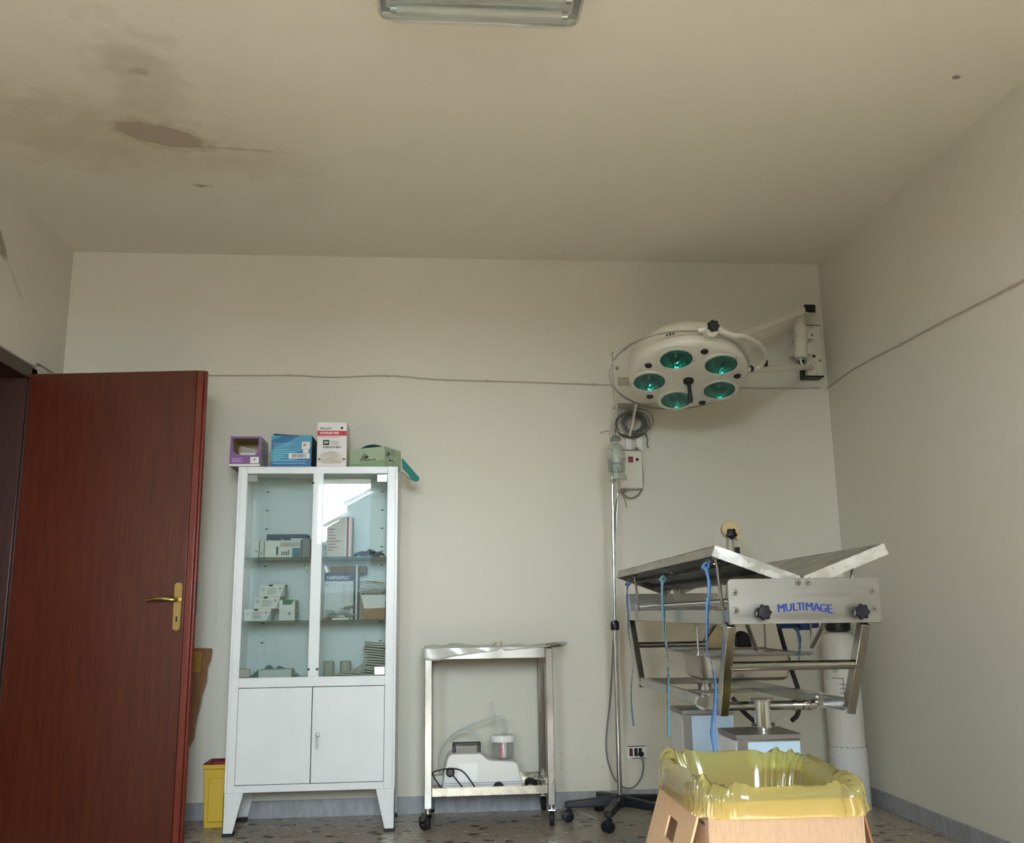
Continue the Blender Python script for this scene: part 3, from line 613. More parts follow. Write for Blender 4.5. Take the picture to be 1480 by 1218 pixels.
# upper shelf, right pane
o, P = carton('red_striped_box', -0.476, 4.79, Z1, 0.128, 0.10, 0.205, mat('carton_beige', (206, 190, 180), .6), 'tall beige box with red and white edge stripes on the top shelf', 'box')
patch(o, ff(P, 0, 0), .030, .037, 0, .205, ink_white, 'white_stripe'); patch(o, ff(P, 0, 0), .037, .048, 0, .205, ink_red, 'red_stripe', 'red stripe'); patch(o, ff(P, 0, 0), .048, .055, 0, .205, ink_white, 'white_stripe')
lines(o, ff(P, 0, 0), -.055, .01, .03, .15, 8, mat('ink_faded_red', (150, 96, 92), .6), rnd=.6)
o = thing('instrument_pouch', (-.33, 4.84, Z1), 'dark sealed pouch with blue edge lying right of the red striped box', 'pouch')
G().grid([[(-.405+.155*i/8, 4.79+.10*j/4, Z1+.006+.028*math.sin(PI*j/4)*math.sin(PI*(i+.5)/9)+.012*math.sin(i*1.1)**2) for j in range(5)] for i in range(9)]).done('pouch', mat('pouch_dark', (30, 38, 48), .25), o, solid=.004)
G().tube(curve_pts([(-.40, 4.785, Z1+.022), (-.36, 4.783, Z1+.006), (-.31, 4.783, Z1+.012), (-.255, 4.785, Z1+.032)], 6), .003, 6).done('blue_edge', mat('edge_blue', (30, 96, 160), .4), o, 'bright blue edge')
# middle shelf, left pane : suture boxes
def suture(x, z, w, label, y=4.79):
    o, P = carton('suture_box', x, y, z, w, .09, .058, paper, label, 'box', group='white suture boxes stacked in the cabinet')
    G().prism([(-.013, .0585), (-.007, .049), (.007, .049), (.013, .0585)], .0006, ff(P, -w*.06, 0)).done('thumb_notch', ink, o, 'dark thumb notch', flat=True)
    G().prism([(w/2-.022, 0), (w/2, 0), (w/2, .058)], .0005, ff(P, 0, 0)).done('grey_corner', mat('print_grey2', (150, 150, 154), .5), o, flat=True)
    G().cyl(ff(P, -w*.36, .035) @ Vector((0, 0, 0)), ff(P, -w*.36, .035) @ Vector((0, 0, .0005)), .010, n=14).done('printed_ring', mat('print_pale', (180, 184, 188), .6), o, flat=True)
    patch(o, ff(P, 0, 0), w*.28, w*.28+.008, .035, .044, ink_grey, 'printed_mark')
    lines(o, ff(P, 0, 0), -w*.2, w*.2, .010, .042, 4, ink_grey)
    return o
suture(-0.866, Z2, .132, 'white suture box at the bottom of the stack of three'); suture(-0.822, Z2+.0585, .128, 'white suture box in the middle of the stack of three'); suture(-0.799, Z2+.1175, .124, 'white suture box topmost of the stack of three')
o, P = carton('medicine_box', -0.722, 4.785, Z2, .076, .13, .050, paper, 'small white box under the green-topped box on the middle shelf', 'box')
patch(o, ff(P, 0, 0), .004, .018, .028, .040, ink_grey, 'printed_mark'); lines(o, sidef(P, .076, 0, 0), .02, .10, .01, .04, 2, ink_grey)
o, P = carton('medicine_box', -0.723, 4.785, Z2+.0505, .076, .13, .050, paper, 'small white box with a green lid tab on the middle shelf', 'box')
G().prism([(-.022, .0505), (-.022, .026), (.020, .026), (.034, .0505)], .0006, ff(P, 0, 0)).done('green_tab', mat('print_dark_green', (16, 104, 62), .5), o, 'dark green tab', flat=True)
lines(o, sidef(P, .076, 0, 0), .02, .10, .01, .04, 2, ink_grey)
# middle shelf, right pane
o, P = carton('supply_carton', -0.474, 4.812, Z2, .145, .16, .232, mat('carton_greywhite', (200, 202, 206), .55), 'large white carton with a purple header on the middle shelf', 'box')
patch(o, ff(P, 0, 0), -.0725, .0725, .190, .232, mat('print_purple', (38, 32, 84), .5), 'purple_header', 'dark purple header band')
text('lettering', 'FARMAMED', .024, ff(P, -.005, .206, .0012), ink_white, o, 'white capital lettering', bold=.0004, sx=.9)
for i in range(4):
    for j in range(2):
        mf = ff(P, .026+.034*j, .165-.024*i)
        G().tube([mf @ Vector((.008*math.cos(a*PI/5), .008*math.sin(a*PI/5), .0)) for a in range(10)], .0007, 4, closed=True).done('handling_symbol', ink_grey, o, 'round handling symbol' if i+j == 0 else None)
        G().box(-.0008, .0008, -.005, .005, 0, .0004, mf).done('handling_symbol', ink_grey, o, flat=True)
text('lettering', 'CE', .016, ff(P, -.060, .170), ink_grey, o)
tag(G().box(-.389, -.380, 4.79, 4.93, Z2, Z2+.268).done('cardboard_divider', mat('carton_white', (208, 206, 206), 0.55), loc=(-.385, 4.85, Z2), bevel=.001), 'tall thin white card standing right of the purple-headed carton', 'card')
o = thing('clear_packets', (-.47, 4.77, Z2), 'heap of clear plastic packets in front of the purple-headed carton', 'packet')
random.seed(3)
for i in range(9):
    u, v, z = -.515+.105*random.random(), 4.74+.04*random.random(), Z2+.010+.007*i
    Mx = rotM((u, v, z), rx=random.uniform(-.3, .3), ry=random.uniform(-.35, .35), rz=random.uniform(-.7, .7))
    G(Mx).grid([[(a, b, .003*math.sin(a*90)*math.cos(b*70)) for b in (-.018, -.006, .006, .018)] for a in (-.028, -.014, 0, .014, .028)]).done('packet', white_film if i % 3 else clear, o, solid=.0008)
o, P = carton('brown_tray', -0.476, 4.725, Z2, .13, .06, .010, card_dark, 'shallow brown card tray under the clear packets', 'tray')
patch(o, ff(P, 0, 0), -.02, .064, .0, .009, paper, 'white_label')
o, P = carton('brown_carton', -0.300, 4.785, Z2, .118, .14, .085, mat('carton_tan', (150, 112, 84), .7), 'open brown carton at the right end of the middle shelf', 'box')
G().prism([(-.059, .12), (-.045, .052), (.06, .056), (.059, .12)], .003, ff(P, 0, 0)).done('white_liner', paper, o, 'white paper liner hanging over the front')
G(P).box(-.059, -.057, 0, .14, .08, .13).done('raised_flap', paper, o)
o = thing('paper_bundle', (-.30, 4.82, Z2+.13), 'bundle of folded white papers on the open brown carton', 'papers')
for i in range(6):
    Mx = rotM((-.305, 4.83, Z2+.132+.009*i), ry=.10+.05*(i % 3)-.02*i, rz=.1*(i-2))
    G(Mx).tube(curve_pts([(.055, -.05, 0), (-.045, -.052, 0), (-.058, -.05, .004), (-.045, -.05, .008), (.06, -.05, .007)], 4), .0018, 5).grid([[(a, b, c) for b in (-.05, .05)] for a, c in ((.055, 0), (0, .001), (-.048, 0), (-.058, .004), (-.048, .008), (.055, .008))]).done('folded_sheet', paper, o)
tag(G().box(-.53, -.345, 4.90, 5.0, Z2+.232, Z2+.268).done('brown_carton', card_dark, loc=(-.44, 4.95, Z2+.232), bevel=.002), 'flat brown carton lying on top of the purple-headed carton', 'box')
# bottom
o = thing('gauze_stack', (-.295, 4.82, Z0), 'stack of folded gauze pads at the right of the cabinet bottom', 'gauze', )
gz = mat('gauze', (170, 166, 156), .85, noise=.08, nscale=80)
for i in range(13):
    Mx = rotM((-.292+random.uniform(-.006, .006), 4.80, Z0+.004+.0125*i), ry=.10+random.uniform(-.05, .05), rz=random.uniform(-.08, .08))
    G(Mx).box(-.052, .052, 0, .10, 0, .008).done('gauze_pad', gz, o, bevel=.0025)
for i, a in enumerate((.55, .75, .95)):
    Mx = rotM((-.405+.016*i, 4.79, Z0+.012), ry=-a, rz=.1)
    ob = G(Mx).box(0, .085, 0, .06, 0, .008).done('gauze_pad', gz, loc=(-.40+.016*i, 4.8, Z0), bevel=.002)
    tag(ob, ('tilted gauze pad nearest the upright roll', 'tilted gauze pad between the two others', 'tilted gauze pad leaning on the gauze stack')[i], 'gauze', 'gauze pads leaning against the stack')
for x, lab in ((-.520, 'left upright gauze roll in the cabinet bottom'), (-.437, 'right upright gauze roll beside the tilted pads')):
    o = thing('gauze_roll', (x, 4.86, Z0), lab, 'gauze')
    G().lathe([(0, 0), (.025, 0), (.027, .003), (.027, .072), (.024, .075), (.008, .075), (.007, .068), (0, .068)], 24, rotM((x, 4.86, Z0))).done('roll', gz, o)
o = thing('dressing_pack', (-.43, 4.77, Z0), 'long flat pale dressing packs lying along the cabinet bottom', 'dressing')
for i, (a, b) in enumerate(((-.53, -.43), (-.47, -.36), (-.43, -.345))):
    G(rotM(((a+b)/2, 4.745, Z0+.001+.011*i), rz=.06*(i-1), ry=.03)).grid([[(u*(b-a)/2, v*.03, .009*(1-abs(u)**4)*(1-abs(v)**4)+.002) for v in (-1, -.6, 0, .6, 1)] for u in (-1, -.7, 0, .7, 1)]).done('pack', gz, o, solid=.003)
o = thing('dressing_box', (-.765, 4.76, Z0), 'clear-lidded grey dressing box at the left of the cabinet bottom', 'box')
G().box(-.845, -.685, 4.75, 4.85, Z0, Z0+.045).done('carton', mat('carton_greyclear', (176, 182, 180), .4, noise=.1, nscale=40), o, bevel=.003)
G().prism([(-.06, 0), (-.075, .008), (.075, .008), (.06, 0)], .003, front((-.765, 4.749, Z0+.002))).done('lower_lip', mat('carton_white', (208, 206, 206), .55), o, 'bright folded lip')
o = thing('plastic_pouch', (-.80, 4.90, Z0), 'crumpled teal plastic pouch behind the grey dressing box', 'pouch')
G().grid([[(-.915+.24*i/12, 4.86+.13*j/5, Z0+.004+.060*math.sin(PI*j/5)**.6*(.6+.4*math.sin(i*1.9+j*2.1))*math.sin(PI*(i+.7)/13.4)) for j in range(6)] for i in range(13)]).done('pouch', film('teal_film', (120, 190, 186), .4, .1, 1.6), o, solid=.0015)

# ------------------------------------------------------------------ behind the door
o = thing('sharps_bin', (-1.043, 4.94, 0), 'small yellow plastic bin with red liner behind the cabinet', 'bin')
yel = mat('yellow_plastic', (200, 168, 56), .4)
def taper(cx, cy, z, hx_, hy_): return [(cx-hx_, cy-hy_, z), (cx+hx_, cy-hy_, z), (cx+hx_, cy+hy_, z), (cx-hx_, cy+hy_, z)]
G().grid([taper(-1.043, 4.955, .003, .056, .068), taper(-1.043, 4.955, .27, .064, .082), taper(-1.043, 4.955, .272, .070, .089), taper(-1.043, 4.955, .292, .071, .090), taper(-1.043, 4.955, .292, .066, .084), taper(-1.043, 4.955, .27, .060, .078), taper(-1.043, 4.955, .01, .052, .064)], closed=True).done('bin_body', yel, o, bevel=.003, flat=True)
G().box(-1.097, -.989, 4.89, 5.02, 0, .01).done('bin_floor', yel, o)
G().box(-1.080, -1.006, 4.868, 4.876, .03, .23, None).done('front_ridge', yel, o, bevel=.004)
G().grid([taper(-1.043, 4.955, .296, .068, .087), taper(-1.043, 4.955, .282, .056, .07), taper(-1.043, 4.955, .20, .05, .06)], closed=True).done('liner', mat('red_liner', (120, 24, 26), .5), o, 'red liner folded over the rim', solid=.002)
o = thing('flattened_carton', (-1.25, 4.95, 0), 'flattened brown carton leaning on the wall behind the open door', 'cardboard')
Mx = rotM((0, 4.82, 0), rx=-.24)
poly = [(-1.62, 0), (-1.40, 0), (-1.20, .37), (-1.175, .42), (-1.172, .52), (-1.162, .58), (-1.158, .64), (-1.142, .70), (-1.145, .77), (-1.133, .80), (-1.130, .855), (-1.135, .862), (-1.62, .875)]
G(Mx).prism(poly, .006, Matrix(((1, 0, 0, 0), (0, 0, 1, 0), (0, 1, 0, 0), (0, 0, 0, 1)))).done('sheet', card_dark, o, bevel=.001)
G(Mx).box(-1.45, -1.175, -.008, 0, .74, .845).done('tape_strip', mat('tape_ochre', (150, 116, 48), .4), o, 'ochre tape near the top')

# ------------------------------------------------------------------ steel trolley
tr = thing('instrument_trolley', (.27, 4.86, 0), 'stainless steel two-tier instrument trolley on casters', 'trolley')
tx0, tx1, ty0, ty1 = -.041, .580, 4.655, 5.045
for x in (tx0, tx1-.036):
    for y in (ty0, ty1-.03):
        lg = G().box(x, x+.036, y, y+.028, .098, .822).done('leg', steel, tr, bevel=.003)
G().box(tx0+.004, tx1-.004, ty0+.003, ty1-.003, .797, .801).box(tx0+.037, tx1-.037, ty0, ty0+.004, .778, .826).box(tx0+.037, tx1-.037, ty1-.004, ty1, .778, .826).box(tx0, tx0+.004, ty0+.028, ty1-.03, .778, .826).box(tx1-.004, tx1, ty0+.028, ty1-.03, .778, .826).done('top_tray', steel, tr, bevel=.001)
G().box(tx0+.004, tx1-.004, ty0+.003, ty1-.003, .158, .163).box(tx0+.037, tx1-.037, ty0+.002, ty0+.008, .152, .190).box(tx0+.037, tx1-.037, ty1-.008, ty1-.002, .152, .190).box(tx0+.002, tx0+.007, ty0+.028, ty1-.03, .152, .190).box(tx1-.007, tx1-.002, ty0+.028, ty1-.03, .152, .190).done('lower_shelf', mat('shelf_steel', (176, 170, 154), .26, 1.0, noise=.12, nscale=20), tr, bevel=.001)
G().tube(curve_pts([(tx1-.02, 4.74, .825), (tx1+.05, 4.76, .832), (tx1+.088, 4.82, .838), (tx1+.09, 4.90, .838), (tx1+.05, 4.955, .832), (tx1-.02, 4.97, .825)], 6), .009, 10).done('push_handle', chrome, tr, 'curved chrome push handle')
for i, (x, y) in enumerate(((tx0+.018, ty0+.012), (tx1-.018, ty0+.012), (tx0+.018, ty1-.016), (tx1-.018, ty1-.016))):
    a = (2.2, 1.45, 1.0, 1.3)[i]
    Mc = rotM((x, y, 0), rz=a)
    c_ = G(Mc).cyl((0, 0, .080), (0, 0, .100), .013).box(-.022, .030, -.016, .016, .076, .082).prism([(-.012, .08), (.026, .08), (.036, .034), (.024, .030), (.008, .036)], .002, Matrix(((1, 0, 0, 0), (0, 0, 1, -.018), (0, 1, 0, 0), (0, 0, 0, 1)))).prism([(-.012, .08), (.026, .08), (.036, .034), (.024, .030), (.008, .036)], .002, Matrix(((1, 0, 0, 0), (0, 0, 1, .016), (0, 1, 0, 0), (0, 0, 0, 1)))).done('caster', chrome, tr, 'chrome swivel caster' if i == 0 else None)
    G(Mc @ rotM((.026, 0, .036), rx=PI/2)).lathe([(.0, -.0115), (.024, -.0115), (.033, -.011), (.036, -.007), (.036, .007), (.033, .011), (.024, .0115), (0, .0115)], 24).done('wheel', black_rub, c_, 'black rubber wheel')
    G(Mc @ rotM((.026, 0, .036), rx=PI/2)).lathe([(0, -.013), (.013, -.013), (.015, -.0115), (.015, .0115), (.013, .013), (0, .013)], 16).done('wheel_hub', chrome, c_)
# plastic sheet draped over the top
random.seed(5)
rows = []
nx, ny = 40, 18
for j in range(ny):
    row = []
    for i in range(nx):
        u = i/(nx-1); x = tx0-.006+(tx1-tx0-.004)*u
        v = j/(ny-1)
        drop = .052*max(0, 1-u/.62)**.6+.012*max(0, math.sin(u*14))*max(0, 1-u/.7)
        if u > .62: drop = .018*(1-(u-.62)/.38)
        if v < .3: y = ty0-.005-.006*math.sin(u*27+v*6)*(1-v/.3)*.5; z = .829-drop*(1-v/.3)
        else: y = ty0-.005+(ty1-ty0-.05)*(v-.3)/.7; z = .830+.0035*math.sin(u*31+v*9)*math.sin(v*17+u*5)+(.010*math.exp(-((u-.25)/.12)**2)*math.sin(v*8)**2)
        row.append((x, y, z+.0015))
    rows.append(row)
tag(G().grid(rows).done('plastic_sheet', white_film, solid=.001, loc=(.27, 4.8, .83)), 'crumpled whitish plastic sheet draped over the trolley top', 'sheet')
tag(G().lathe([(0, 0), (.019, 0), (.02, .003), (.02, .014), (.018, .017), (.011, .017), (.010, .004), (0, .004)], 20, rotM((.325, 4.80, .836))).done('tape_roll', mat('tape_cream', (190, 180, 140), .5), loc=(.325, 4.80, .836)), 'small cream tape roll on the trolley top', 'tape')

# suction pump on the lower shelf
sp = thing('suction_pump', (.24, 4.83, .163), 'white portable suction pump with black carrying handle on the trolley shelf', 'suction pump')
bodyp = [(.050, .165), (.046, .18), (.055, .25), (.068, .305), (.078, .322), (.095, .328), (.225, .328), (.243, .318), (.262, .300), (.285, .294), (.385, .288), (.408, .278), (.418, .25), (.432, .19), (.434, .165)]
pw = mat('pump_white', (222, 222, 218), .35)
G().prism(bodyp, .17, Matrix(((1, 0, 0, 0), (0, 0, 1, 4.745), (0, 1, 0, 0), (0, 0, 0, 1)))).done('housing', pw, sp, bevel=.009, seg=4)
for z in (.183, .193): G().box(.056, .424, 4.742, 4.748, z, z+.004).done('base_groove', mat('groove_grey', (168, 170, 182), .5), sp, bevel=.001)
G().box(.118, .214, 4.7425, 4.7455, .205, .285).done('label_plate', mat('label_white', (236, 238, 238), .3), sp, 'plain white label plate', bevel=.001)
G().cyl((.315, 4.744, .172), (.315, 4.739, .172), .026, n=20).done('switch_button', black, sp, 'dark round knob at the base')
G().box(.095, .112, 4.80, 4.83, .325, .37).box(.217, .234, 4.80, 4.83, .325, .37).box(.095, .234, 4.80, 4.83, .358, .374).done('carrying_handle', black, sp, 'black carrying handle', bevel=.003)
jr = (.345, 4.83)
G().lathe([(0, .002), (.050, .002), (.053, .006), (.053, .085), (.050, .085), (.050, .008), (0, .006)], 32, rotM((jr[0], jr[1], .292))).done('suction_jar', clear, sp, 'clear collecting jar')
G().lathe([(0, .0), (.060, .0), (.061, .004), (.061, .026), (.056, .031), (0, .033)], 48, rotM((jr[0], jr[1], .372)), ngon=lambda a: 1+.018*math.cos(24*a)).done('jar_lid', plastic_white, sp, 'white ribbed jar lid')
G().box(jr[0]-.020, jr[0]-.001, jr[1]-.030, jr[1]-.022, .298, .368).done('jar_float', mat('float_red', (186, 28, 48), .4), sp, 'red strip inside the jar', bevel=.003)
G().box(jr[0]+.001, jr[0]+.016, jr[1]-.030, jr[1]-.022, .298, .368).done('jar_float', plastic_white, sp, 'white strip inside the jar', bevel=.003)
tubem = film('tubing', (232, 234, 232), .40, .15, 1.2)
G().tube(curve_pts([(.326, 4.82, .40), (.322, 4.82, .44), (.308, 4.82, .49), (.294, 4.82, .53), (.285, 4.82, .562)], 5), .0045, 8).done('suction_tube', tubem, sp, 'stiff clear tube standing up')
G().tube(curve_pts([(.372, 4.83, .40), (.370, 4.83, .45), (.352, 4.835, .482), (.315, 4.84, .488), (.24, 4.86, .466), (.17, 4.89, .438), (.10, 4.94, .395), (.045, 4.965, .33), (.032, 4.965, .26), (.045, 4.94, .20)], 7), .0052, 8).done('suction_tube', tubem, sp, 'long clear tube looping behind')
G().tube(curve_pts([(.09, 4.93, .375), (.13, 4.93, .40), (.19, 4.925, .405), (.235, 4.925, .38), (.262, 4.925, .33), (.27, 4.925, .29)], 6), .0045, 8).done('suction_tube', tubem, sp, 'short clear tube behind the handle')
pc = G().tube(curve_pts([(.205, 4.73, .168), (.185, 4.728, .20), (.15, 4.728, .245), (.115, 4.73, .262), (.075, 4.732, .265), (.03, 4.735, .258), (.0, 4.735, .248), (.006, 4.735, .225), (.03, 4.733, .19), (.042, 4.73, .168)], 7), .0035, 8).done('power_cord', black_rub, sp, 'black power cord draped over the front')
G().lathe([(0, 0), (.017, 0), (.021, .004), (.021, .020), (.015, .026), (0, .027)], 20, frame((.083, 4.742, .248), (1, 0, 0), (0, 0, 1))).done('power_plug', black, sp, 'black round plug hanging on the front')
G().tube(curve_pts([(.094, 4.728, .236), (.12, 4.728, .205), (.15, 4.728, .168)], 5), .0035, 8).done('plug_lead', black_rub, sp)
# odds on the shelf
o = thing('cable_bundle', (.475, 4.80, .163), 'small knot of black cable beside the pump on the trolley shelf', 'cable')
random.seed(2)
for i in range(4):
    G().tube([(.478+(.018+.004*i)*math.cos(t+i), 4.78+.02*math.sin(t+i), .172+.012+(.010+.002*i)*math.sin(2*t+i*1.3)) for t in [k*2*PI/16 for k in range(16)]], .004, 6, closed=True).done('cable_loop', black_rub, o)
G().tube(curve_pts([(.49, 4.77, .19), (.51, 4.765, .196), (.526, 4.765, .17)], 4), .0035, 6).done('cable_end', black_rub, o)
tag(G().box(-.005, .055, 4.90, 4.96, .163, .205).done('paper_pad', paper, loc=(.025, 4.93, .163), bevel=.002), 'white paper pad at the left back corner of the trolley shelf', 'paper')
tag(G().grid([[(.46+.10*i/8, 4.88+.10*j/5, .166+.030*math.sin(PI*(i+.5)/9)*math.sin(PI*(j+.3)/5.6)*(.7+.3*math.sin(i*2.3+j*1.7))) for j in range(6)] for i in range(9)]).done('plastic_bag', clear, solid=.0012, loc=(.51, 4.93, .165)), 'crumpled clear bag at the right of the trolley shelf', 'bag')

# ------------------------------------------------------------------ IV stand
iv = thing('drip_stand', (.905, 4.74, 0), 'wheeled drip stand with chrome pole and black five-star base', 'drip stand')
bx, by = .905, 4.74
blk = mat('base_black', (20, 24, 32), .45)
G().lathe([(0, .070), (.034, .070), (.040, .078), (.038, .112), (.026, .122), (0, .122)], 28, rotM((bx, by, 0))).done('base_hub', blk, iv, bevel=0)
a0 = math.atan2(4.516-by, .808-bx)
for k in range(5):
    a = a0 + k*2*PI/5; Mx = rotM((bx, by, 0), rz=a)
    ar = G(Mx).prism([(.02, .072), (.02, .114), (.06, .116), (.262, .094), (.268, .088), (.268, .066), (.20, .066)], .036, Matrix(((1, 0, 0, 0), (0, 0, 1, -.018), (0, 1, 0, 0), (0, 0, 0, 1)))).done('base_arm', blk, iv, bevel=.006, seg=3)
    ca = [.4, 2.4, 1.0, -.6, .2][k]
    Mc = rotM((bx+.25*math.cos(a), by+.25*math.sin(a), 0), rz=ca)
    c_ = G(Mc).cyl((0, 0, .045), (0, 0, .068), .007).prism([(-.012, .058), (-.018, .04), (-.002, .034), (.018, .052), (.010, .062)], .012, Matrix(((1, 0, 0, 0), (0, 0, 1, -.006), (0, 1, 0, 0), (0, 0, 0, 1)))).done('caster', blk, iv)
    for s_ in (-1, 1):
        G(Mc @ rotM((-.006, s_*.014, .027), rx=PI/2)).lathe([(0, -.009), (.018, -.009), (.026, -.006), (.027, 0), (.026, .006), (.018, .009), (0, .009)], 20).done('wheel', blk, c_)
G().cyl((bx, by, .10), (bx+.004, by, .93), .0125, n=20).done('lower_pole', chrome, iv)
G().lathe([(0, -.024), (.018, -.024), (.022, -.018), (.022, .012), (.014, .024), (0, .024)], 20, rotM((bx+.005, by, .925))).done('clamp_collar', black, iv, 'black height clamp')
G().cyl((bx+.005, by, .93), (bx+.022, by, 1.905), .0085, n=16).done('upper_pole', chrome, iv)
hk = (bx+.022, by, 1.90)
for s_ in (-1, 1):
    G().tube(curve_pts([(hk[0], by, 1.895), (hk[0]+s_*.012, by, 1.915), (hk[0]+s_*.035, by-.01, 1.918), (hk[0]+s_*.055, by-.012, 1.905), (hk[0]+s_*.062, by-.012, 1.92)], 5), .003, 8).done('hook', chrome, iv)
# drip bottle
o = thing('drip_bottle', (.930, 4.70, 1.66), 'clear drip bottle hanging on the drip stand below the lamp', 'bottle')
bM = rotM((.934, 4.672, 0))
G(bM).lathe([(.012, 1.875), (.022, 1.872), (.026, 1.865), (.026, 1.850), (.020, 1.845), (.018, 1.838), (.034, 1.825), (.044, 1.81), (.046, 1.79), (.042, 1.785), (.046, 1.78), (.046, 1.735), (.042, 1.730), (.046, 1.725), (.044, 1.70), (.040, 1.690), (.052, 1.662), (.053, 1.655), (.045, 1.65), (0, 1.655)], 32).done('bottle', clear, o, 'clear ribbed bottle', solid=.0025)
G(bM).lathe([(0, 1.885), (.010, 1.884), (.024, 1.874), (.028, 1.868), (.028, 1.858), (.014, 1.856), (0, 1.856)], 24).done('bottle_cap', mat('cap_grey', (120, 120, 116), .4), o, 'grey cap')
G().tube(curve_pts([(.934, 4.672, 1.88), (.934, 4.674, 1.905), (.936, 4.69, 1.925), (.946, 4.730, 1.920)], 4), .0022, 6).done('hanger', dark_steel, o)
G(bM).lathe([(.044, 1.76), (.0415, 1.70), (.038, 1.695), (0, 1.695)], 24).done('liquid', film('water', (206, 214, 212), .15, .03, 1.6), o, 'clear remaining liquid')
G(bM).lathe([(0, 1.655), (.006, 1.65), (.006, 1.61), (.009, 1.605), (.009, 1.56), (.005, 1.55), (0, 1.55)], 14).done('drip_chamber', clear, o)
G().tube(curve_pts([(.934, 4.672, 1.55), (.922, 4.68, 1.40), (.905, 4.705, 1.2), (.893, 4.71, 1.0), (.897, 4.71, .93)], 6), .0022, 6).done('drip_line', tubem, o, 'thin clear infusion line')
G().tube(curve_pts([(.936, 4.70, 1.60), (.955, 4.69, 1.585), (.975, 4.69, 1.55), (.982, 4.69, 1.51)], 5), .0030, 6).done('line_end', mat('amber_tube', (134, 104, 76), .4), o, 'amber line end')
# power socket and its cable
ot = thing('wall_socket', (1.062, YB, .27), 'white wall socket plate with red and black modules low on the back wall', 'socket')
G().box(1.012, 1.118, YB-.008, YB, .236, .302).done('cover_plate', plastic_white, ot, bevel=.003)
for i, (x, m) in enumerate(((1.034, mat('socket_red', (96, 26, 34), .4)), (1.060, black), (1.083, black))):
    s_ = G().box(x-.009, x+.009, YB-.012, YB-.007, .249, .289).done('socket_module', m, ot, 'dark red module' if i == 0 else None, bevel=.001)
    for z in (.260, .269, .278): G().cyl((x, YB-.0125, z), (x, YB-.0115, z), .0022, n=8).done('pin_hole', ink, s_)
G().box(1.016, 1.113, YB-.0095, YB-.0075, .296, .3005).done('dark_strip', ink, ot)  # dark ink strips along the plate's top and bottom edges
G().box(1.036, 1.113, YB-.0095, YB-.0075, .237, .2405).done('dark_strip', ink, ot)
o = thing('power_cable', (.95, YB-.02, .3), 'long grey power cable hanging down the wall and looping up to the socket', 'cable')
G().tube(curve_pts([(1.005, YB-.022, 1.60), (.992, YB-.02, 1.50), (.975, YB-.02, 1.2), (.958, YB-.02, .85), (.935, YB-.02, .58), (.905, YB-.02, .36), (.905, YB-.02, .25), (.93, YB-.025, .16), (.975, YB-.03, .105), (1.03, YB-.03, .098), (1.075, YB-.028, .14), (1.092, YB-.028, .20), (1.086, YB-.025, .245)], 7), .0045, 8).done('cable_line', grey_cable, o)
G().lathe([(0, 0), (.012, 0), (.014, .006), (.014, .026), (.008, .034), (0, .034)], 14, frame((1.083, YB-.012, .262), (1, 0, 0), (0, 0, 1))).done('plug', black, o, 'black plug')

# ------------------------------------------------------------------ lamp transformer on the wall, coil, control box
wb = thing('lamp_transformer', (1.13, YB, 2.2), 'pale wall box with a shelf bracket and slanting strut behind the lamp', 'wall box')
G().box(1.008, 1.27, YB-.045, YB, 2.125, 2.44).done('housing', lamp_white, wb, bevel=.004)
G().box(1.03, 1.25, YB-.048, YB-.044, 2.235, 2.285).done('front_seam', mat('seam', (160, 154, 138), .5), wb, bevel=.001)
G().cyl((1.028, YB-.044, 2.335), (1.028, YB-.052, 2.335), .011, n=14).done('screw_cap', mat('cap_olive', (140, 136, 110), .5), wb, 'olive round screw cap')
G().box(1.0, 1.235, YB-.17, YB, 2.108, 2.124).done('bracket_shelf', lamp_white, wb, bevel=.002)
G().bar((1.105, YB-.15, 2.105), (1.070, YB-.11, 1.935), .030, .008, up=(1, 0, 0)).done('strut', lamp_white, wb, 'slanting flat strut')
G().bar((1.00, YB-.16, 2.10), (.975, YB-.01, 1.96), .012, .004, up=(1, 0, 0)).done('side_strut', lamp_white, wb)
o = thing('cable_coil', (1.115, YB-.05, 2.02), 'coiled grey cables hung on the strut above the control box', 'cable')
random.seed(11)
for i in range(11):
    cx_ = 1.105+random.uniform(-.02, .02); cz_ = 2.015+random.uniform(-.012, .012); r_ = random.uniform(.045, .085); cy_ = YB-.03-.007*i*.8
    G().tube([(cx_+r_*1.1*math.cos(t), cy_+.006*math.sin(3*t+i), cz_+r_*math.sin(t)*.9) for t in [k*2*PI/26 for k in range(26)]], random.choice((.0035, .0045, .003)), 6, closed=True).done('cable_loop', mat('cable_dark', (84, 86, 84), .5) if i % 2 else grey_cable, o)
G().tube(curve_pts([(1.17, YB-.05, 1.97), (1.185, YB-.05, 1.93), (1.18, YB-.05, 1.90), (1.19, YB-.05, 1.88)], 4), .004, 6).done('cable_end', mat('cable_dark', (84, 86, 84), .5), o)
CBX = 0.028
cb = thing('control_box', (1.05-CBX, YB, 1.65), 'off-white control box with red switch on the wall beside the drip bottle', 'control box')
G().box(.992, 1.118, YB-.065, YB, 1.652, 1.862).done('housing', lamp_white, cb, bevel=.004)
G().box(1.040, 1.067, YB-.070, YB-.064, 1.795, 1.828).done('rocker_switch', mat('switch_red', (112, 20, 30), .3), cb, 'dark red rocker switch', bevel=.002)
for x in (1.016, 1.090): G().cyl((x, YB-.064, 1.812), (x, YB-.070, 1.812), .009, n=16).done('fuse_cap', black, cb, 'round black cap')
G().box(.998, 1.115, YB-.060, YB-.012, 1.862, 1.868).done('top_seam', dark_steel, cb)
G().box(1.085, 1.105, YB-.05, YB-.03, 1.868, 1.885).done('cable_gland', mat('gland', (120, 116, 96), .5), cb, bevel=.005)
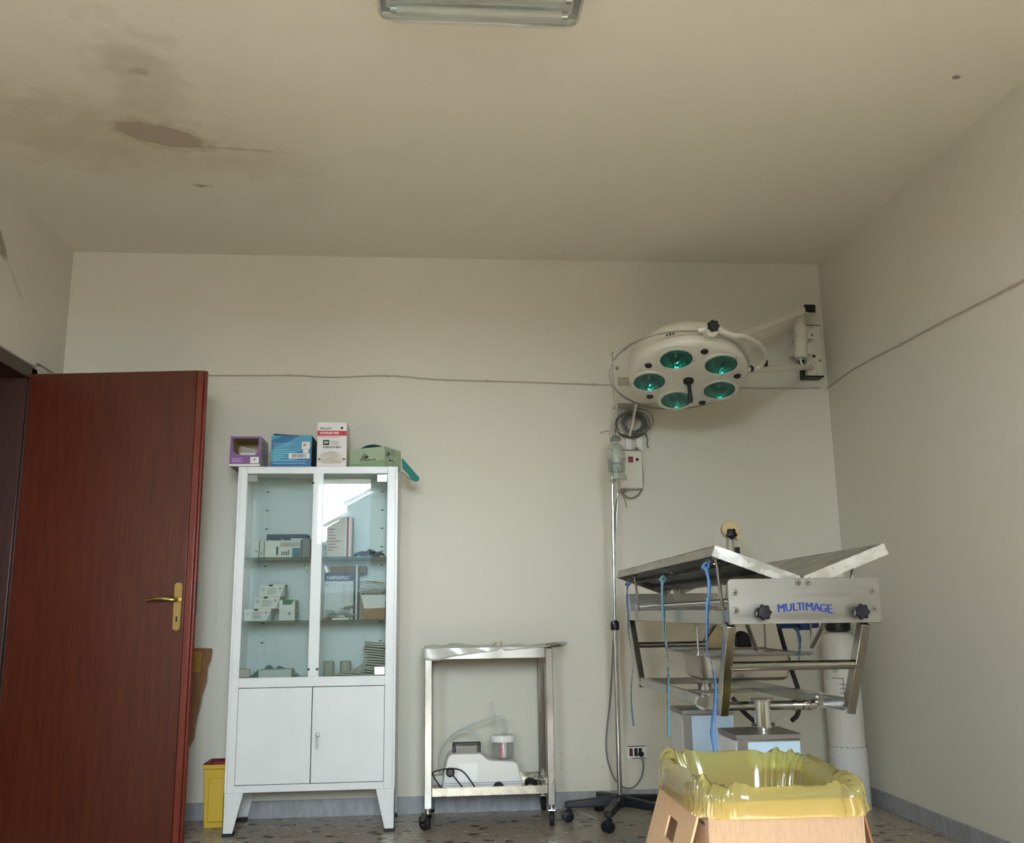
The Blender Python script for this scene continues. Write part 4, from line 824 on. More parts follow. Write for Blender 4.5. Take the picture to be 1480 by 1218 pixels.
G().tube(curve_pts([(1.008, YB-.04, 1.652), (1.010, YB-.04, 1.625), (1.03, YB-.04, 1.607), (1.06, YB-.04, 1.603), (1.095, YB-.04, 1.622), (1.118, YB-.035, 1.66), (1.126, YB-.025, 1.72), (1.124, YB-.02, 1.80)], 6), .004, 8).done('loop_cable', grey_cable, cb, 'grey cable looping under the box')
G().box(1.0, 1.022, YB-.05, YB-.028, 1.632, 1.653).done('plug_socket', grey_cable, cb, bevel=.002)
for i, x in enumerate((1.055, 1.115)):
    tag(G().box(x-.017, x+.017, YB-.022, YB, 1.868, 1.985 if i else 1.95).done('cable_duct', plastic_white, loc=(x, YB, 1.87), bevel=.002), ('left of two short white cable ducts above the control box', 'right of two short white cable ducts above the control box')[i], 'cable duct', 'white cable ducts above the control box')

for o_ in [cb]+[x for x in C.objects if x.name.startswith('cable_duct')]: o_.location.x += CBX
# ------------------------------------------------------------------ surgical lamp
La = Vector((.9804, -.197, 0)).normalized(); Lz = Vector((.067, .334, .940)).normalized(); Lb = Lz.cross(La).normalized()
LM = Matrix(((La.x, Lb.x, Lz.x, 1.228), (La.y, Lb.y, Lz.y, 4.299), (La.z, Lb.z, Lz.z, 2.090), (0, 0, 0, 1)))
lamp = thing('surgical_lamp', (2.16, YB, 2.45), 'large round white surgical lamp with five green lenses on a wall arm', 'surgical lamp')
# head
bmh = G().lathe([(0, -.004), (.10, -.003), (.20, 0), (.255, .006), (.276, .016), (.286, .032), (.288, .052), (.283, .056), (.281, .062), (.284, .068), (.284, .110), (.276, .138), (.25, .164), (.19, .186), (.10, .200), (0, .204)], 72)
head = bmh.done('lamp_head', lamp_white, lamp)
head.data.transform(Matrix.Translation(ORG[head.name]))   # back to lamp-local for the boolean
cut = G()
t0 = 4.362
for k in range(5):
    a = t0+k*2*PI/5; cut.lathe([(0, -.03), (.080, -.03), (.080, .045), (0, .045)], 36, Matrix.Translation((.187*math.cos(a), .187*math.sin(a), 0)))
cu = cut.done('cutter', lamp_white)
hd2 = head; hd2.location = (0, 0, 0); hd2.parent = None
q = hd2.modifiers.new('b', 'BOOLEAN'); q.operation = 'DIFFERENCE'; q.object = cu; q.solver = 'EXACT'
bpy.context.view_layer.update()
me = bpy.data.meshes.new_from_object(hd2.evaluated_get(bpy.context.evaluated_depsgraph_get()))
hd2.modifiers.clear(); hd2.data = me; me.transform(Matrix.Translation(-org(lamp)) @ LM); me.name = 'lamp_head'
me.polygons.foreach_set('use_smooth', [True]*len(me.polygons)); me.set_sharp_from_angle(angle=math.radians(35))
hd2.parent = lamp
bpy.data.objects.remove(cu)
refl = mat('lamp_reflector', (120, 190, 182), .12, 1.0)
lensm = film('green_filter', (110, 200, 190), .03, .03, 1.6)
for k in range(5):
    a = t0+k*2*PI/5; ML = LM @ Matrix.Translation((.187*math.cos(a), .187*math.sin(a), 0))
    ln = G(ML).lathe([(.076, -.0015), (.0775, -.004), (.090, -.004), (.0925, -.001), (.0925, .002)], 40).done('lens_ring', lamp_white, lamp, 'raised ring around the lens' if k == 0 else None, solid=.0015)
    G(ML).lathe([(0, .001), (.078, .001)], 36).done('lens', lensm, ln, 'green filter glass', recalc=False)
    G(ML).lathe([(.079, .003), (.074, .014), (.062, .028), (.042, .038), (.016, .0425), (0, .043)], 36).done('reflector', refl, ln, 'mirror reflector', recalc=False)
    G(ML).lathe([(0, .012), (.006, .013), (.007, .020), (.005, .034), (0, .042)], 12).done('bulb', mat('bulb_glass', (210, 226, 214), .1), ln)
    for j in range(3):
        b_ = a + j*2*PI/3; G(ML).lathe([(0, -.007), (.003, -.006), (.003, -.002)], 8, Matrix.Translation((.084*math.cos(b_), .084*math.sin(b_), 0))).done('screw', dark_steel, ln)
    a2 = a+PI/5; G(LM @ Matrix.Translation((.232*math.cos(a2), .232*math.sin(a2), .003))).lathe([(0, -.006), (.015, -.006), (.018, -.003), (.018, .004)], 20).done('vent_plug', black, lamp, 'black round vent plug' if k == 0 else None)
hb = G(LM).lathe([(0, -.022), (.018, -.022), (.024, -.016), (.026, -.002), (0, -.002)], 24).done('handle_mount', black, lamp, 'black centre mount')
hc = LM @ Vector((0, 0, -.018))
G().tube([hc, hc+Vector((.001, -.004, -.02)), hc+Vector((.002, -.010, -.095)), hc+Vector((.002, -.011, -.102))], [.008, .009, .0115, .008], 14).done('handle', black, hb, 'black hanging grip')
# chrome guard ring
G(LM).tube([(-.045+.335*math.cos(t), .335*math.sin(t)*1.0, .045) for t in [k*2*PI/72 for k in range(72)]], .0055, 8, closed=True).done('guard_ring', chrome, lamp, 'thin chrome guard ring')
for aa in (0.0,): G(LM).cyl((.27, .0, .045), (.30, .0, .045), .012).done('ring_stub', lamp_white, lamp)
# vents in the back shell
for k in range(3): G(LM @ Matrix.Rotation(-1.95+.055*k, 4, 'Z')).box(.2805, .285, -.005, .005, .070, .084).done('vent_slot', dark_steel, lamp)
# knob clamp on the near side
kn = LM @ Vector((.085, -.325, .052))
ax = Vector((0, -1, -.15)).normalized()
t_ = LM.to_3x3() @ Vector((1, 0, 0))
cl_ = G().cyl(kn-t_*.055, kn+t_*.055, .0145).done('ring_clamp', lamp_white, lamp, 'white sleeve on the ring')
G().cyl(kn+ax*(-.02)+Vector((0, 0, -.012)), kn+ax*.035+Vector((0, 0, -.012)), .027, n=24).done('clamp_boss', lamp_white, cl_)
kk = kn+ax*.03+Vector((.004, 0, .010))
G().lathe([(0, 0), (.022, 0), (.026, .006), (.026, .022), (.020, .028), (0, .030)], 42, Matrix.Translation(kk) @ ax.to_track_quat('Z', 'Y').to_matrix().to_4x4(), ngon=lambda a: star(a, 7, .10)).done('clamp_knob', black, cl_, 'black lobed knob')
CURV = [Vector(v_) for v_ in ((1.36, 3.99, 2.222), (1.419, 4.02, 2.225), (1.506, 4.10, 2.223), (1.577, 4.20, 2.205), (1.604, 4.28, 2.186), (1.598, 4.32, 2.165))]
# curved arm from the clamp over to the joint
J = Vector((1.577, 4.33, 2.152))
G().tube(curve_pts([kn+t_*.03, *CURV, J], 7), .0125, 14).done('curved_arm', lamp_white, lamp, 'white curved tube arm')
B1 = Vector((2.13, 4.955, 2.335))
G().tube([J-Vector((.03, .02, .005)), J, B1], .0165, 16).done('horizontal_arm', lamp_white, lamp, 'white round tube arm')
je = J-Vector((.03, .02, .005)); G().cyl(je, je+Vector((-.008, -.012, 0)), .017, n=18).done('arm_cap', black, lamp, 'black end cap')
G().cyl(J+Vector((.075, .07, .035)), J+Vector((.075, .07, .062)), .016, n=14).done('arm_knob', black, lamp, 'small black knob on the arm')
# upper spring arm
P0 = Vector((2.085, 4.86, 2.640)); P1 = Vector((1.42, 4.55, 2.325))
G().bar(P0, P1, .042, .036).done('spring_arm', lamp_white, lamp, 'white square sloping arm', bevel=.004)
dv = (P0-P1).normalized(); 
G().box(-.031, .031, -.014, 0, -.022, .022, Matrix.Translation(P0+Vector((.012, -.018, 0)))).done('arm_end_cap', black, lamp, 'black rectangular end cap', bevel=.002)
G().box(-.030, .030, -.001, .055, -.024, .024, Matrix.Translation(P0+Vector((.010, -.017, 0)))).done('arm_head', lamp_white, lamp, bevel=.003)
G().bar(P1, LM @ Vector((.05, .10, .185)), .036, .03).done('head_link', lamp_white, lamp, bevel=.003)
G().cyl((2.062, 4.90, 2.555), (2.067, 4.90, 2.625), .026, n=24).done('pivot_post', lamp_white, lamp)
G().cyl((2.050, 4.90, 2.37), (2.058, 4.90, 2.485), .036, n=28).done('pivot_lower', lamp_white, lamp)
G().cyl((2.058, 4.90, 2.487), (2.062, 4.90, 2.556), .035, n=28).done('pivot_upper', lamp_white, lamp)
G().box(2.02, 2.13, 4.915, 4.985, 2.40, 2.46).box(2.04, 2.13, 4.915, 4.985, 2.49, 2.54).done('pivot_bracket', lamp_white, lamp, bevel=.002)
G().box(2.118, 2.212, 4.985, 5.071, 2.292, 2.588).done('wall_bracket', lamp_white, lamp, 'tall white wall bracket box', bevel=.002)
G().box(2.108, 2.214, 4.983, 5.071, 2.284, 2.292).box(2.108, 2.118, 5.02, 5.071, 2.29, 2.59).box(2.113, 2.214, 4.983, 5.071, 2.588, 2.592).done('bracket_edge', black, lamp, 'black back plate and base of the bracket')
for x, z, r_, m in ((2.163, 2.405, .0085, black), (2.163, 2.53, .005, dark_steel), (2.197, 2.38, .008, brass), (2.163, 2.575, .003, dark_steel), (2.175, 2.302, .003, dark_steel)):
    G().cyl((x, 4.986, z), (x, 4.980, z), r_, n=14).done('bracket_screw', m, lamp)
G().tube(curve_pts([(2.05, 4.90, 2.37), (2.045, 4.89, 2.345), (2.06, 4.89, 2.325), (2.09, 4.90, 2.335), (2.115, 4.92, 2.36)], 5), .006, 8).done('feed_cable', plastic_white, lamp, 'short white cable under the pivot')

# ------------------------------------------------------------------ operating table
tb = thing('operating_table', (1.08, 3.5, 0), 'stainless steel veterinary operating table with V-shaped top on two columns', 'operating table')
TM = rotM((1.064, 2.650, 0), rz=math.radians(-1.9))     # local y runs along the table, away from the camera
TL = 1.75; ZP0, ZP1 = .955, 1.083
def rrect(hw, z0, z1, r=.012, n=4):
    out = []
    for cx_, cz_, s in ((hw-r, z0+r, -PI/2), (hw-r, z1-r, 0), (-hw+r, z1-r, PI/2), (-hw+r, z0+r, PI)):
        out += [(cx_+r*math.cos(s+PI/2*i/n), cz_+r*math.sin(s+PI/2*i/n)) for i in range(n+1)]
    return out
YZ = Matrix(((1, 0, 0, 0), (0, 0, 1, 0), (0, 1, 0, 0), (0, 0, 0, 1)))
plate_m = mat('plate_steel', (146, 143, 138), .34, 1.0, noise=.05, nscale=5, stretch=(.5, 1, 5))
pl1 = G(TM).prism(rrect(.222, ZP0, ZP1), .006, YZ).done('end_plate', plate_m, tb, 'brushed steel end plate facing the camera', bevel=.001)
pl2 = G(TM @ Matrix.Translation((0, TL, 0))).prism(rrect(.222, ZP0-.008, ZP1-.010), .006, YZ).done('end_plate', plate_m, tb)
fr_ = TM @ Matrix(((1, 0, 0, 0), (0, 0, -1, -.0006), (0, 1, 0, 0), (0, 0, 0, 1)))
# lettering, slightly arched like the worn sticker
for i, ch in enumerate('MULTIMAGE'):
    u = [-.0705, -.0485, -.0300, -.0160, -.0060, .0115, .0330, .0520, .0705][i]; hsz = .027+.0000*i
    text('lettering', ch, .0325 if i < 8 else .036, fr_ @ Matrix.Translation((u, .003*math.cos(u*30)+ZP0+.044-.0006*max(0, i-4)**1.4, 0)) , ink_blue, pl1, 'blue capital lettering' if i == 0 else None, bold=.0014, sx=.92)
def knob(u, z):
    k = G(fr_ @ Matrix.Translation((u, z, 0))).lathe([(0, 0), (.008, 0), (.008, .018), (.018, .019), (.021, .024), (.021, .034), (.016, .039), (0, .040)], 42, None, ngon=lambda a: star(a, 7, .11)).done('clamp_knob', navy, tb, 'dark lobed hand knob')
    return k
knob(-.132, .988); knob(.152, .986)
for u, z in ((-.203, 1.045), (-.203, .994), (-.016, 1.071), (.014, 1.071), (.200, 1.045), (.203, .994)):
    s_ = G(fr_ @ Matrix.Translation((u, z, 0))).lathe([(.0042, .0015), (.0085, .0012), (.0095, 0)], 20).lathe([(0, .0004), (.0042, .0004)], 16).done('screw', steel, pl1)
    G(fr_ @ Matrix.Translation((u, z, 0))).lathe([(0, .0012), (.0026, .0012)], 6).done('screw_socket', ink, s_)
# side rails
for s_ in (-1, 1):
    G(TM).box(s_*.212-.010, s_*.212+.010, .006, TL, ZP0-.002, ZP0+.042).done('side_rail', steel, tb, bevel=.002)
    G(TM).cyl((s_*.16, .006, 1.022), (s_*.16, TL, 1.012), .009, n=14).done('inner_tube', chrome, tb)
G(TM).box(-.19, .19, .30, .33, ZP0+.004, ZP0+.024).done('cross_bar', steel_dull, tb); G(TM).box(-.19, .19, 1.30, 1.33, ZP0+.004, ZP0+.024).done('cross_bar', steel_dull, tb)
# V-shaped flaps
FA = math.radians(20.5); FWd = .262
fl_m = mat('flap_steel', (150, 147, 140), .24, 1.0, noise=.10, nscale=7)
for s_ in (-1, 1):
    FM = TM @ rotM((s_*.006, 0, 1.086), ry=-s_*FA)     # local x outward along the flap
    def fx(a, b): return (a, b) if s_ > 0 else (-b, -a)
    a, b = fx(0, FWd)
    fp = G(FM).box(a, b, .008, TL-.005, 0, .003).done('table_flap', fl_m, tb, 'raised left flap' if s_ < 0 else 'raised right flap')
    a, b = fx(FWd-.003, FWd); G(FM).box(a, b, .008, TL-.005, -.030, .003).done('outer_lip', fl_m, fp)
    a, b = fx(0, FWd); G(FM).box(a, b, .0065, .009, -.030, .003).done('front_lip', mat('bright_steel', (214, 214, 212), .28, 1.0, noise=.12, nscale=22), fp, 'bright front lip')
    a, b = fx(0, FWd); G(FM).box(a, b, TL-.008, TL-.005, -.030, .003).done('rear_lip', fl_m, fp)
    for u in (.07, .15):
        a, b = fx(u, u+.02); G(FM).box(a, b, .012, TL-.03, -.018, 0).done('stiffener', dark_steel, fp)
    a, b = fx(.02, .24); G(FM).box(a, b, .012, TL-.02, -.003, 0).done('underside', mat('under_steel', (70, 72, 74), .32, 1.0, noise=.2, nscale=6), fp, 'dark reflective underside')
    # prop rods
    for yy in (.14, TL-.22):
        top = FM @ Vector((s_*(FWd-.045), yy, -.012)); bot = TM @ Vector((s_*.195, yy+.02, .985))
        G().tube([top, bot], .0055, 10).done('prop_rod', steel, tb)
        G().cyl(top+Vector((-.012, 0, 0)), top+Vector((.012, 0, 0)), .006, n=10).done('rod_pivot', steel_dull, tb)
# hooks under the left flap
for yy in (.17, .80, 1.60):
    h0 = TM @ rotM((-.006, 0, 1.086), ry=FA) @ Vector((-(FWd-.028), yy, -.006))
    G().tube(curve_pts([h0, h0+Vector((-.004, -.004, -.015)), h0+Vector((.006, -.01, -.024)), h0+Vector((.02, -.014, -.03)), h0+Vector((.028, -.014, -.022))], 5), .0022, 8).done('tie_hook', chrome, tb)
# legs
xb0 = {-1: -.226, 1: .150}
for s_ in (-1, 1):
    for (yt, yb, zb) in ((.012, .118, .700), (TL-.02, TL-.155, .668)):
        xt = s_*.200 if yt > 1 else (-.216 if s_ < 0 else .178); xb = s_*.186 if yt > 1 else (-.226 if s_ < 0 else .150)
        G(TM).bar((xt, yt+.012, ZP0), (xb, yb, zb), .026, .040, up=(0, 1, 0)).done('leg', steel, tb, bevel=.002)
    G(TM).bar((xb0[s_], .118, .700+.018), (s_*.186, TL-.155, .668+.018), .022, .036).done('lower_beam', steel, tb, bevel=.002)
    for yy in (.33, ): G(TM).cyl((xb0[s_]+s_*.005, yy-.012, .712), (xb0[s_]+s_*.005, yy+.012, .712), .022, n=18).done('beam_collar', chrome, tb)
G(TM).cyl((-.215, .060, .836), (.160, .060, .836), .0135, n=20).done('cross_tube', steel, tb)
G(TM).cyl((-.215, .400, .692), (.155, .400, .692), .0145, n=20).done('cross_tube', chrome, tb)
for x in (.085, .118, .135): G(TM).cyl((x-.006, .400, .692), (x+.006, .400, .692), .018, n=20).done('tube_collar', chrome, tb)
G(TM).cyl((-.18, TL-.08, .842), (.18, TL-.08, .842), .0135, n=16).done('cross_tube', steel, tb)
G(TM).box(-.18, .18, TL-.17, TL-.135, .672, .700).done('cross_beam', steel, tb)
for yy in (1.13, ): G(TM).box(-.18, .18, yy-.03, yy+.03, .672, .684).done('column_bridge', steel_dull, tb)
# lever rods
for u, y0_, dx, dy, dz in ((-.165, .03, .052, .09, -.075), (.07, .04, -.012, .09, -.072), (-.11, .55, -.03, .08, -.065)):
    G(TM).cyl((u, y0_, ZP0+.004), (u+dx, y0_+dy, ZP0+dz), .0065, n=12).done('lever_rod', steel, tb)
# wire rack carrying the tray
wr = G(TM)
def loop(y):
    return curve_pts([(-.195, y, ZP0), (-.195, y, .90), (-.193, y, .858), (-.178, y, .846), (0, y, .846), (.178, y, .846), (.193, y, .858), (.195, y, .90), (.195, y, ZP0)], 4)
for y in (.50, 1.0): wr.tube(loop(y), .004, 8)
wr.tube([(-.178, .47, .846), (-.178, 1.03, .846)], .004, 8); wr.tube([(.178, .47, .846), (.178, 1.03, .846)], .004, 8)
wr.box(-.185, .185, .50, .53, .846, .853).box(-.185, .185, .97, 1.0, .846, .853)
wr.done('wire_rack', steel_dull, tb, 'bent wire rack hanging under the top')
# columns
whf = mat('film_white', (206, 208, 210), .35, noise=.08, nscale=14); blf = mat('film_blue', (172, 196, 216), .28, noise=.05, nscale=8)
G().box(.80, 1.31, 2.80, 4.16, 0, .055).done('base_plate', mat('base_grey', (122, 126, 128), .45, noise=.1, nscale=10), tb, 'grey base slab on the floor', bevel=.004)
for (xc, yf) in ((1.035, 2.95), (1.061, 3.69)):
    cs = G().box(xc-.100, xc+.100, yf, yf+.18, .055, .600).done('column_casing', steel_dull, tb, bevel=.002)
    G().box(xc-.104, xc+.104, yf-.004, yf+.184, .600, .617).done('casing_lid', steel_dull, cs, bevel=.002)
    G().box(xc-.066, xc+.099, yf-.002, yf, .06, .594).done('front_film', blf, cs, 'pale blue protective film')
    G().box(xc-.102, xc-.100, yf+.006, yf+.178, .06, .598).done('side_film', whf, cs, 'white protective film')
    G().cyl((xc+.018, yf+.09, .617), (xc+.018, yf+.09, .712), .0265, n=28).lathe([(0, 0), (.040, 0), (.040, .005), (0, .005)], 28, rotM((xc+.018, yf+.09, .710))).done('column', chrome, tb, bevel=.001)
    for s_ in (-1, 1): G().cyl((xc+.018+s_*.026, yf+.09, .635), (xc+.018+s_*.037, yf+.09, .635), .005, n=8).done('set_screw', dark_steel, tb)
# hose on the table
G().tube(curve_pts([TM @ Vector(p) for p in ((.20, .85, .95), (.205, .84, .90), (.215, .80, .80), (.225, .75, .70), (.20, .70, .635), (.17, .68, .612))], 7), .0085, 12).done('black_hose', black_rub, tb, 'black rubber hose')
G().tube(curve_pts([TM @ Vector(p) for p in ((-.06, .60, .70), (-.03, .58, .655), (.0, .56, .625), (.02, .56, .618))], 5), .008, 10).done('black_hose', black_rub, tb)
# items held by the table
o = thing('instrument_tray', (1.10, 3.4, .74), 'deep stainless steel tray hanging under the table top', 'tray')
Mt = TM @ rotM((.0, .62, .845))
rw = [[(-.165+.0*k, 0)] for k in range(1)]
def rr(hw, hl, r, z, n=4):
    out = []
    for cx_, cy_, s in ((hw-r, -hl+r, -PI/2), (hw-r, hl-r, 0), (-hw+r, hl-r, PI/2), (-hw+r, -hl+r, PI)):
        out += [(cx_+r*math.cos(s+PI/2*i/n), cy_+r*math.sin(s+PI/2*i/n)+.13, z) for i in range(n+1)]
    return out
G(Mt).grid([rr(.170, .16, .02, -.004), rr(.172, .162, .02, 0), rr(.158, .148, .03, 0), rr(.152, .142, .03, -.08), rr(.140, .130, .03, -.090), rr(.05, .05, .03, -.091), rr(.002, .002, .001, -.091)], closed=True).done('pan', mat('pan_steel', (168, 160, 148), .32, 1.0, noise=.15, nscale=8), o, solid=.002)
o = thing('blue_strap', (1.25, 3.2, .94), 'blue padded strap under the right side of the table top with a hanging tail', 'strap')
sb = mat('strap_blue', (20, 52, 110), .6)
G(TM).box(.10, .235, .52, .56, .930, .952).box(.16, .20, .50, .58, .924, .955).done('pad', sb, o, bevel=.006)
def ribbon(name, pts, wd, tw, m, parent, label=None, rnd=.15, n=8, loc=None):
    P_ = curve_pts(pts, n); L_ = []; k = len(P_)
    for i, p in enumerate(P_):
        a = tw*i/k + rnd*math.sin(i*1.7)
        ww = (wd if not isinstance(wd, (list, tuple)) else wd[min(int(i/k*len(wd)), len(wd)-1)])*(1+.15*math.sin(i*.9))
        d = Vector((math.cos(a), math.sin(a), 0))*ww/2
        L_.append([p-d, p, p+d])
    return G().grid(L_).done(name, m, parent, label, solid=.0012, loc=loc)
ribbon('strap_tail', [TM @ Vector(p) for p in ((.145, .50, .935), (.150, .49, .90), (.148, .49, .86), (.142, .49, .82))], .014, 1.2, mat('ribbon_blue_dull', (64, 108, 152), .6), o, 'narrow dull blue tail')
def tie(label, y, x, z0, z1, wd, m, seed, knot=True):
    random.seed(seed); o = thing('tie_ribbon', (x, y, z0), label, 'ribbon')
    n_ = 9; pts = [(x+random.uniform(-.006, .006)+.006*math.sin(i*1.1+seed), y+random.uniform(-.004, .004), z0-(z0-z1)*i/n_) for i in range(n_+1)]; pts[0] = (x, y, z0)
    ribbon('ribbon', pts, wd, 2.6, m, o)
    if knot: G().tube(curve_pts([(x-.010, y-.003, z0-.004), (x, y-.008, z0+.010), (x+.010, y-.002, z0+.002), (x+.004, y+.006, z0-.010), (x-.008, y+.003, z0-.006)], 4, closed=True), .0042, 7, closed=True).done('knot', m, o, 'tied knot')
    return o
tie('bright blue tie ribbon hanging from the near hook of the left flap', 2.800, .822, 1.128, .585, [.010, .014, .018, .020, .016, .014], mat('ribbon_bright', (82, 122, 176), .55), 1)
tie('pale teal tie ribbon hanging from the middle hook of the left flap', 3.420, .840, 1.110, .555, [.010, .016, .012, .020, .026, .012, .014], mat('ribbon_teal', (98, 136, 152), .6), 2)
tie('thin grey-blue tie ribbon hanging at the far corner of the left flap', 4.230, .878, 1.118, .50, .008, mat('ribbon_grey', (88, 112, 150), .6), 3)
# bottle and foot switch behind the rack
o = thing('plastic_bottle', (1.09, 3.62, .85), 'cream plastic bottle standing on the wire rack', 'bottle')
G().lathe([(0, 0), (.040, 0), (.044, .006), (.044, .045), (.034, .066), (.020, .078), (.018, .092), (0, .092)], 28, rotM((1.085, 3.60, .8535))).done('bottle_body', mat('cream_plastic', (196, 176, 136), .5), o)
o = thing('rubber_wedge', (1.20, 3.6, .85), 'black rubber wedge on the wire rack beside the cream bottle', 'wedge')
G().prism([(-.03, 0), (.03, 0), (.018, .050), (-.008, .062), (-.028, .045)], .05, rotM((1.20, 3.66, .8535)) @ Matrix(((1, 0, 0, 0), (0, 0, -1, 0), (0, 1, 0, 0), (0, 0, 0, 1)))).done('wedge', black_rub, o, bevel=.006)
# clamp post at the far end of the table
o = thing('infusion_clamp', (1.40, 4.44, 1.05), 'cream clamp head with dark blue star knob standing behind the table top', 'clamp')
G().box(1.330, 1.432, 4.425, 4.447, 1.02, 1.05).done('bracket_foot', steel_dull, o, bevel=.002)
G().cyl((1.425, 4.436, 1.03), (1.432, 4.436, 1.335), .019, n=20).done('post', mat('post_clear', (166, 158, 142), .35), o, 'pale translucent post')
cm = mat('clamp_cream', (206, 184, 142), .45)
G().lathe([(0, -.022), (.036, -.022), (.042, -.014), (.042, .014), (.036, .022), (0, .022)], 30, frame((1.432, 4.436, 1.375), (1, 0, 0), (0, 0, 1))).prism([(.0, .03), (.042, .0), (.052, -.045), (.035, -.055), (.012, -.035)], .03, frame((1.432, 4.450, 1.375), (1, 0, 0), (0, 0, 1))).done('clamp_head', cm, o, bevel=.004)
G().lathe([(0, 0), (.020, 0), (.024, .006), (.024, .020), (.016, .026), (0, .027)], 40, frame((1.428, 4.412, 1.352), (1, 0, 0), (0, 0, 1)), ngon=lambda a: star(a+.3, 5, .16)).done('star_knob', navy, o, 'dark blue star knob')
G().box(1.455, 1.475, 4.43, 4.45, 1.235, 1.29).box(1.43, 1.46, 4.43, 4.44, 1.255, 1.265).done('side_catch', black, o, 'small black catch')

# ------------------------------------------------------------------ oxygen cylinder
o = thing('oxygen_cylinder', (2.125, 4.86, 0), 'tall white gas cylinder with black valve guard in the right corner', 'gas cylinder')
oM = rotM((2.120, 4.862, 0))
cw = mat('cylinder_white', (208, 206, 200), .4, noise=.04, nscale=10)
G(oM).lathe([(0, .004), (.086, .004), (.090, .012), (.090, .79), (.086, .825), (.072, .852), (.050, .868), (.032, .874), (0, .874)], 48).done('cylinder_body', cw, o)
G(oM).lathe([(.0935, 0), (.0945, .004), (.0945, .300), (.0915, .304)], 48).done('lower_sleeve', mat('sleeve_white', (204, 204, 202), .7, bump=.1, bscale=90), o, 'rough white sleeve on the lower half')
for k in range(22):
    a = 2*PI*k/22; p = oM @ Vector((.0950*math.cos(a), .0950*math.sin(a), .304))
    G(rotM(p, rz=a)).box(-.001, .001, -.006, .006, -.002, .001).done('stitch', card_dark, o, 'brown stitch mark' if k == 0 else None)
G(oM).lathe([(0, .872), (.048, .872), (.062, .880), (.064, .890), (.064, .945), (.058, .952), (0, .955)], 32).done('valve_guard', black, o, 'black valve guard')
G(oM).lathe([(.0905, .52), (.0909, .525), (.0909, .63), (.0905, .635)], 48).done('paper_label', paper, o, 'white paper label band')
for k in range(4):
    a = -PI/2-.55
    G(rotM(oM @ Vector((0, 0, .545+.022*k)), rz=a)).box(.0905, .0915, -.002, .035, 0, .004).done('label_line', ink_grey if k else mat('ink_olive', (130, 120, 70), .6), o)
G(rotM(oM @ Vector((0, 0, .64)), rz=-PI/2-.65)).box(.0905, .0918, -.028, .028, .0, .003).box(.0905, .0918, .026, .029, -.10, .0).box(.0905, .0918, -.028, .028, -.102, -.099).done('label_border', ink, o)
G(rotM(oM @ Vector((0, 0, .69)), rz=-PI/2-.75)).prism([(-.018, -.018), (.018, -.018), (.018, .018), (-.018, .018)], .001, Matrix(((0, 0, 1, .0903), (.707, -.707, 0, 0), (.707, .707, 0, 0), (0, 0, 0, 1)))).done('hazard_diamond', mat('diamond', (176, 178, 150), .6), o, 'small hazard diamond sticker')

# ------------------------------------------------------------------ waste carton with yellow bag
wbx = thing('waste_carton', (.79, 2.33, 0), 'open brown cardboard waste box with flared side flaps in front of the table', 'box')
bx0, bx1, by0, by1, bz = .606, .962, 2.15, 2.56, .580
G().box(bx0+.006, bx1-.006, by0, by0+.006, 0, bz).done('front_panel', card, wbx, bevel=.001)
G().box(bx0, bx0+.006, by0, by1, 0, bz).done('side_panel', card, wbx); G().box(bx1-.006, bx1, by0, by1, 0, bz).done('side_panel', card, wbx)
G().box(bx0+.006, bx1-.006, by1-.006, by1, 0, bz).done('rear_panel', card, wbx); G().box(bx0+.006, bx1-.006, by0+.006, by1-.006, 0, .006).done('floor_panel', card, wbx)
# outer left flap, leaning outwards, with a hand hole
def leaf(x_top, x_bot, ya, yb, zt, hole=True):
    lx = Vector((0, 1, 0)); d_ = Vector((x_bot-x_top, 0, -zt)); hl = d_.length; d_.normalize()
    Mx = Matrix(((0, d_.x, 0, x_top), (1, 0, 0, ya), (0, d_.z, 0, zt), (0, 0, 0, 1)))
    nrm = Vector((d_.z, 0, -d_.x)); nrm.normalize()
    Mx[0][2], Mx[1][2], Mx[2][2] = nrm.x, nrm.y, nrm.z
    W_ = yb-ya
    if not hole: return [(0, 0, W_, hl)], Mx, W_, hl
    h0, h1, v0, v1 = W_*.36, W_*.60, .062, .112
    return [(0, 0, W_, v0), (0, v1, W_, hl), (0, v0, h0, v1), (h1, v0, W_, v1)], Mx, W_, hl
rects, Mx, W_, hl = leaf(bx0-.010, bx0-.195, by0+.02, by1-.04, bz-.012)
g = G()
for (a, b, c_, d_) in rects: g.box(a, c_, b, d_, -.0025, .0025, Mx)
g.done('outer_flap', mat('cardboard_light', (180, 153, 124), .85, noise=.06, nscale=60), wbx, 'lighter outer flap with a hand hole', bevel=0)
rects, Mx, W_, hl = leaf(bx1+.004, bx1+.125, by0+.02, by1-.04, bz-.010, False)
g = G()
for (a, b, c_, d_) in rects: g.box(a, c_, b, d_, -.0025, .0025, Mx)
g.done('outer_flap', card_dark, wbx)  # right flap in browner card, its shade put into the colour
G().prism([(0, 0), (.028, 0), (0, .030)], .0006, Matrix(((0, 0, -1, bx0-.0002), (-1, 0, 0, by0+.10), (0, 1, 0, .455), (0, 0, 0, 1)))).done('warning_sticker', mat('sticker_yellow', (212, 182, 60), .5), wbx, 'yellow warning sticker')
g = G()
for a, b in ((.03, .06), (.07, .11)): g.box(bx0-.0008, bx0, by0+a, by0+b, .545, .556).box(bx0-.0008, bx0, by0+a, by0+b, .525, .531)
g.done('printed_marks', ink, wbx, flat=True)
G().box(bx0+.001, bx0+.012, by0-.0015, by0+.001, .525, bz-.002).done('corner_tab', card, wbx)
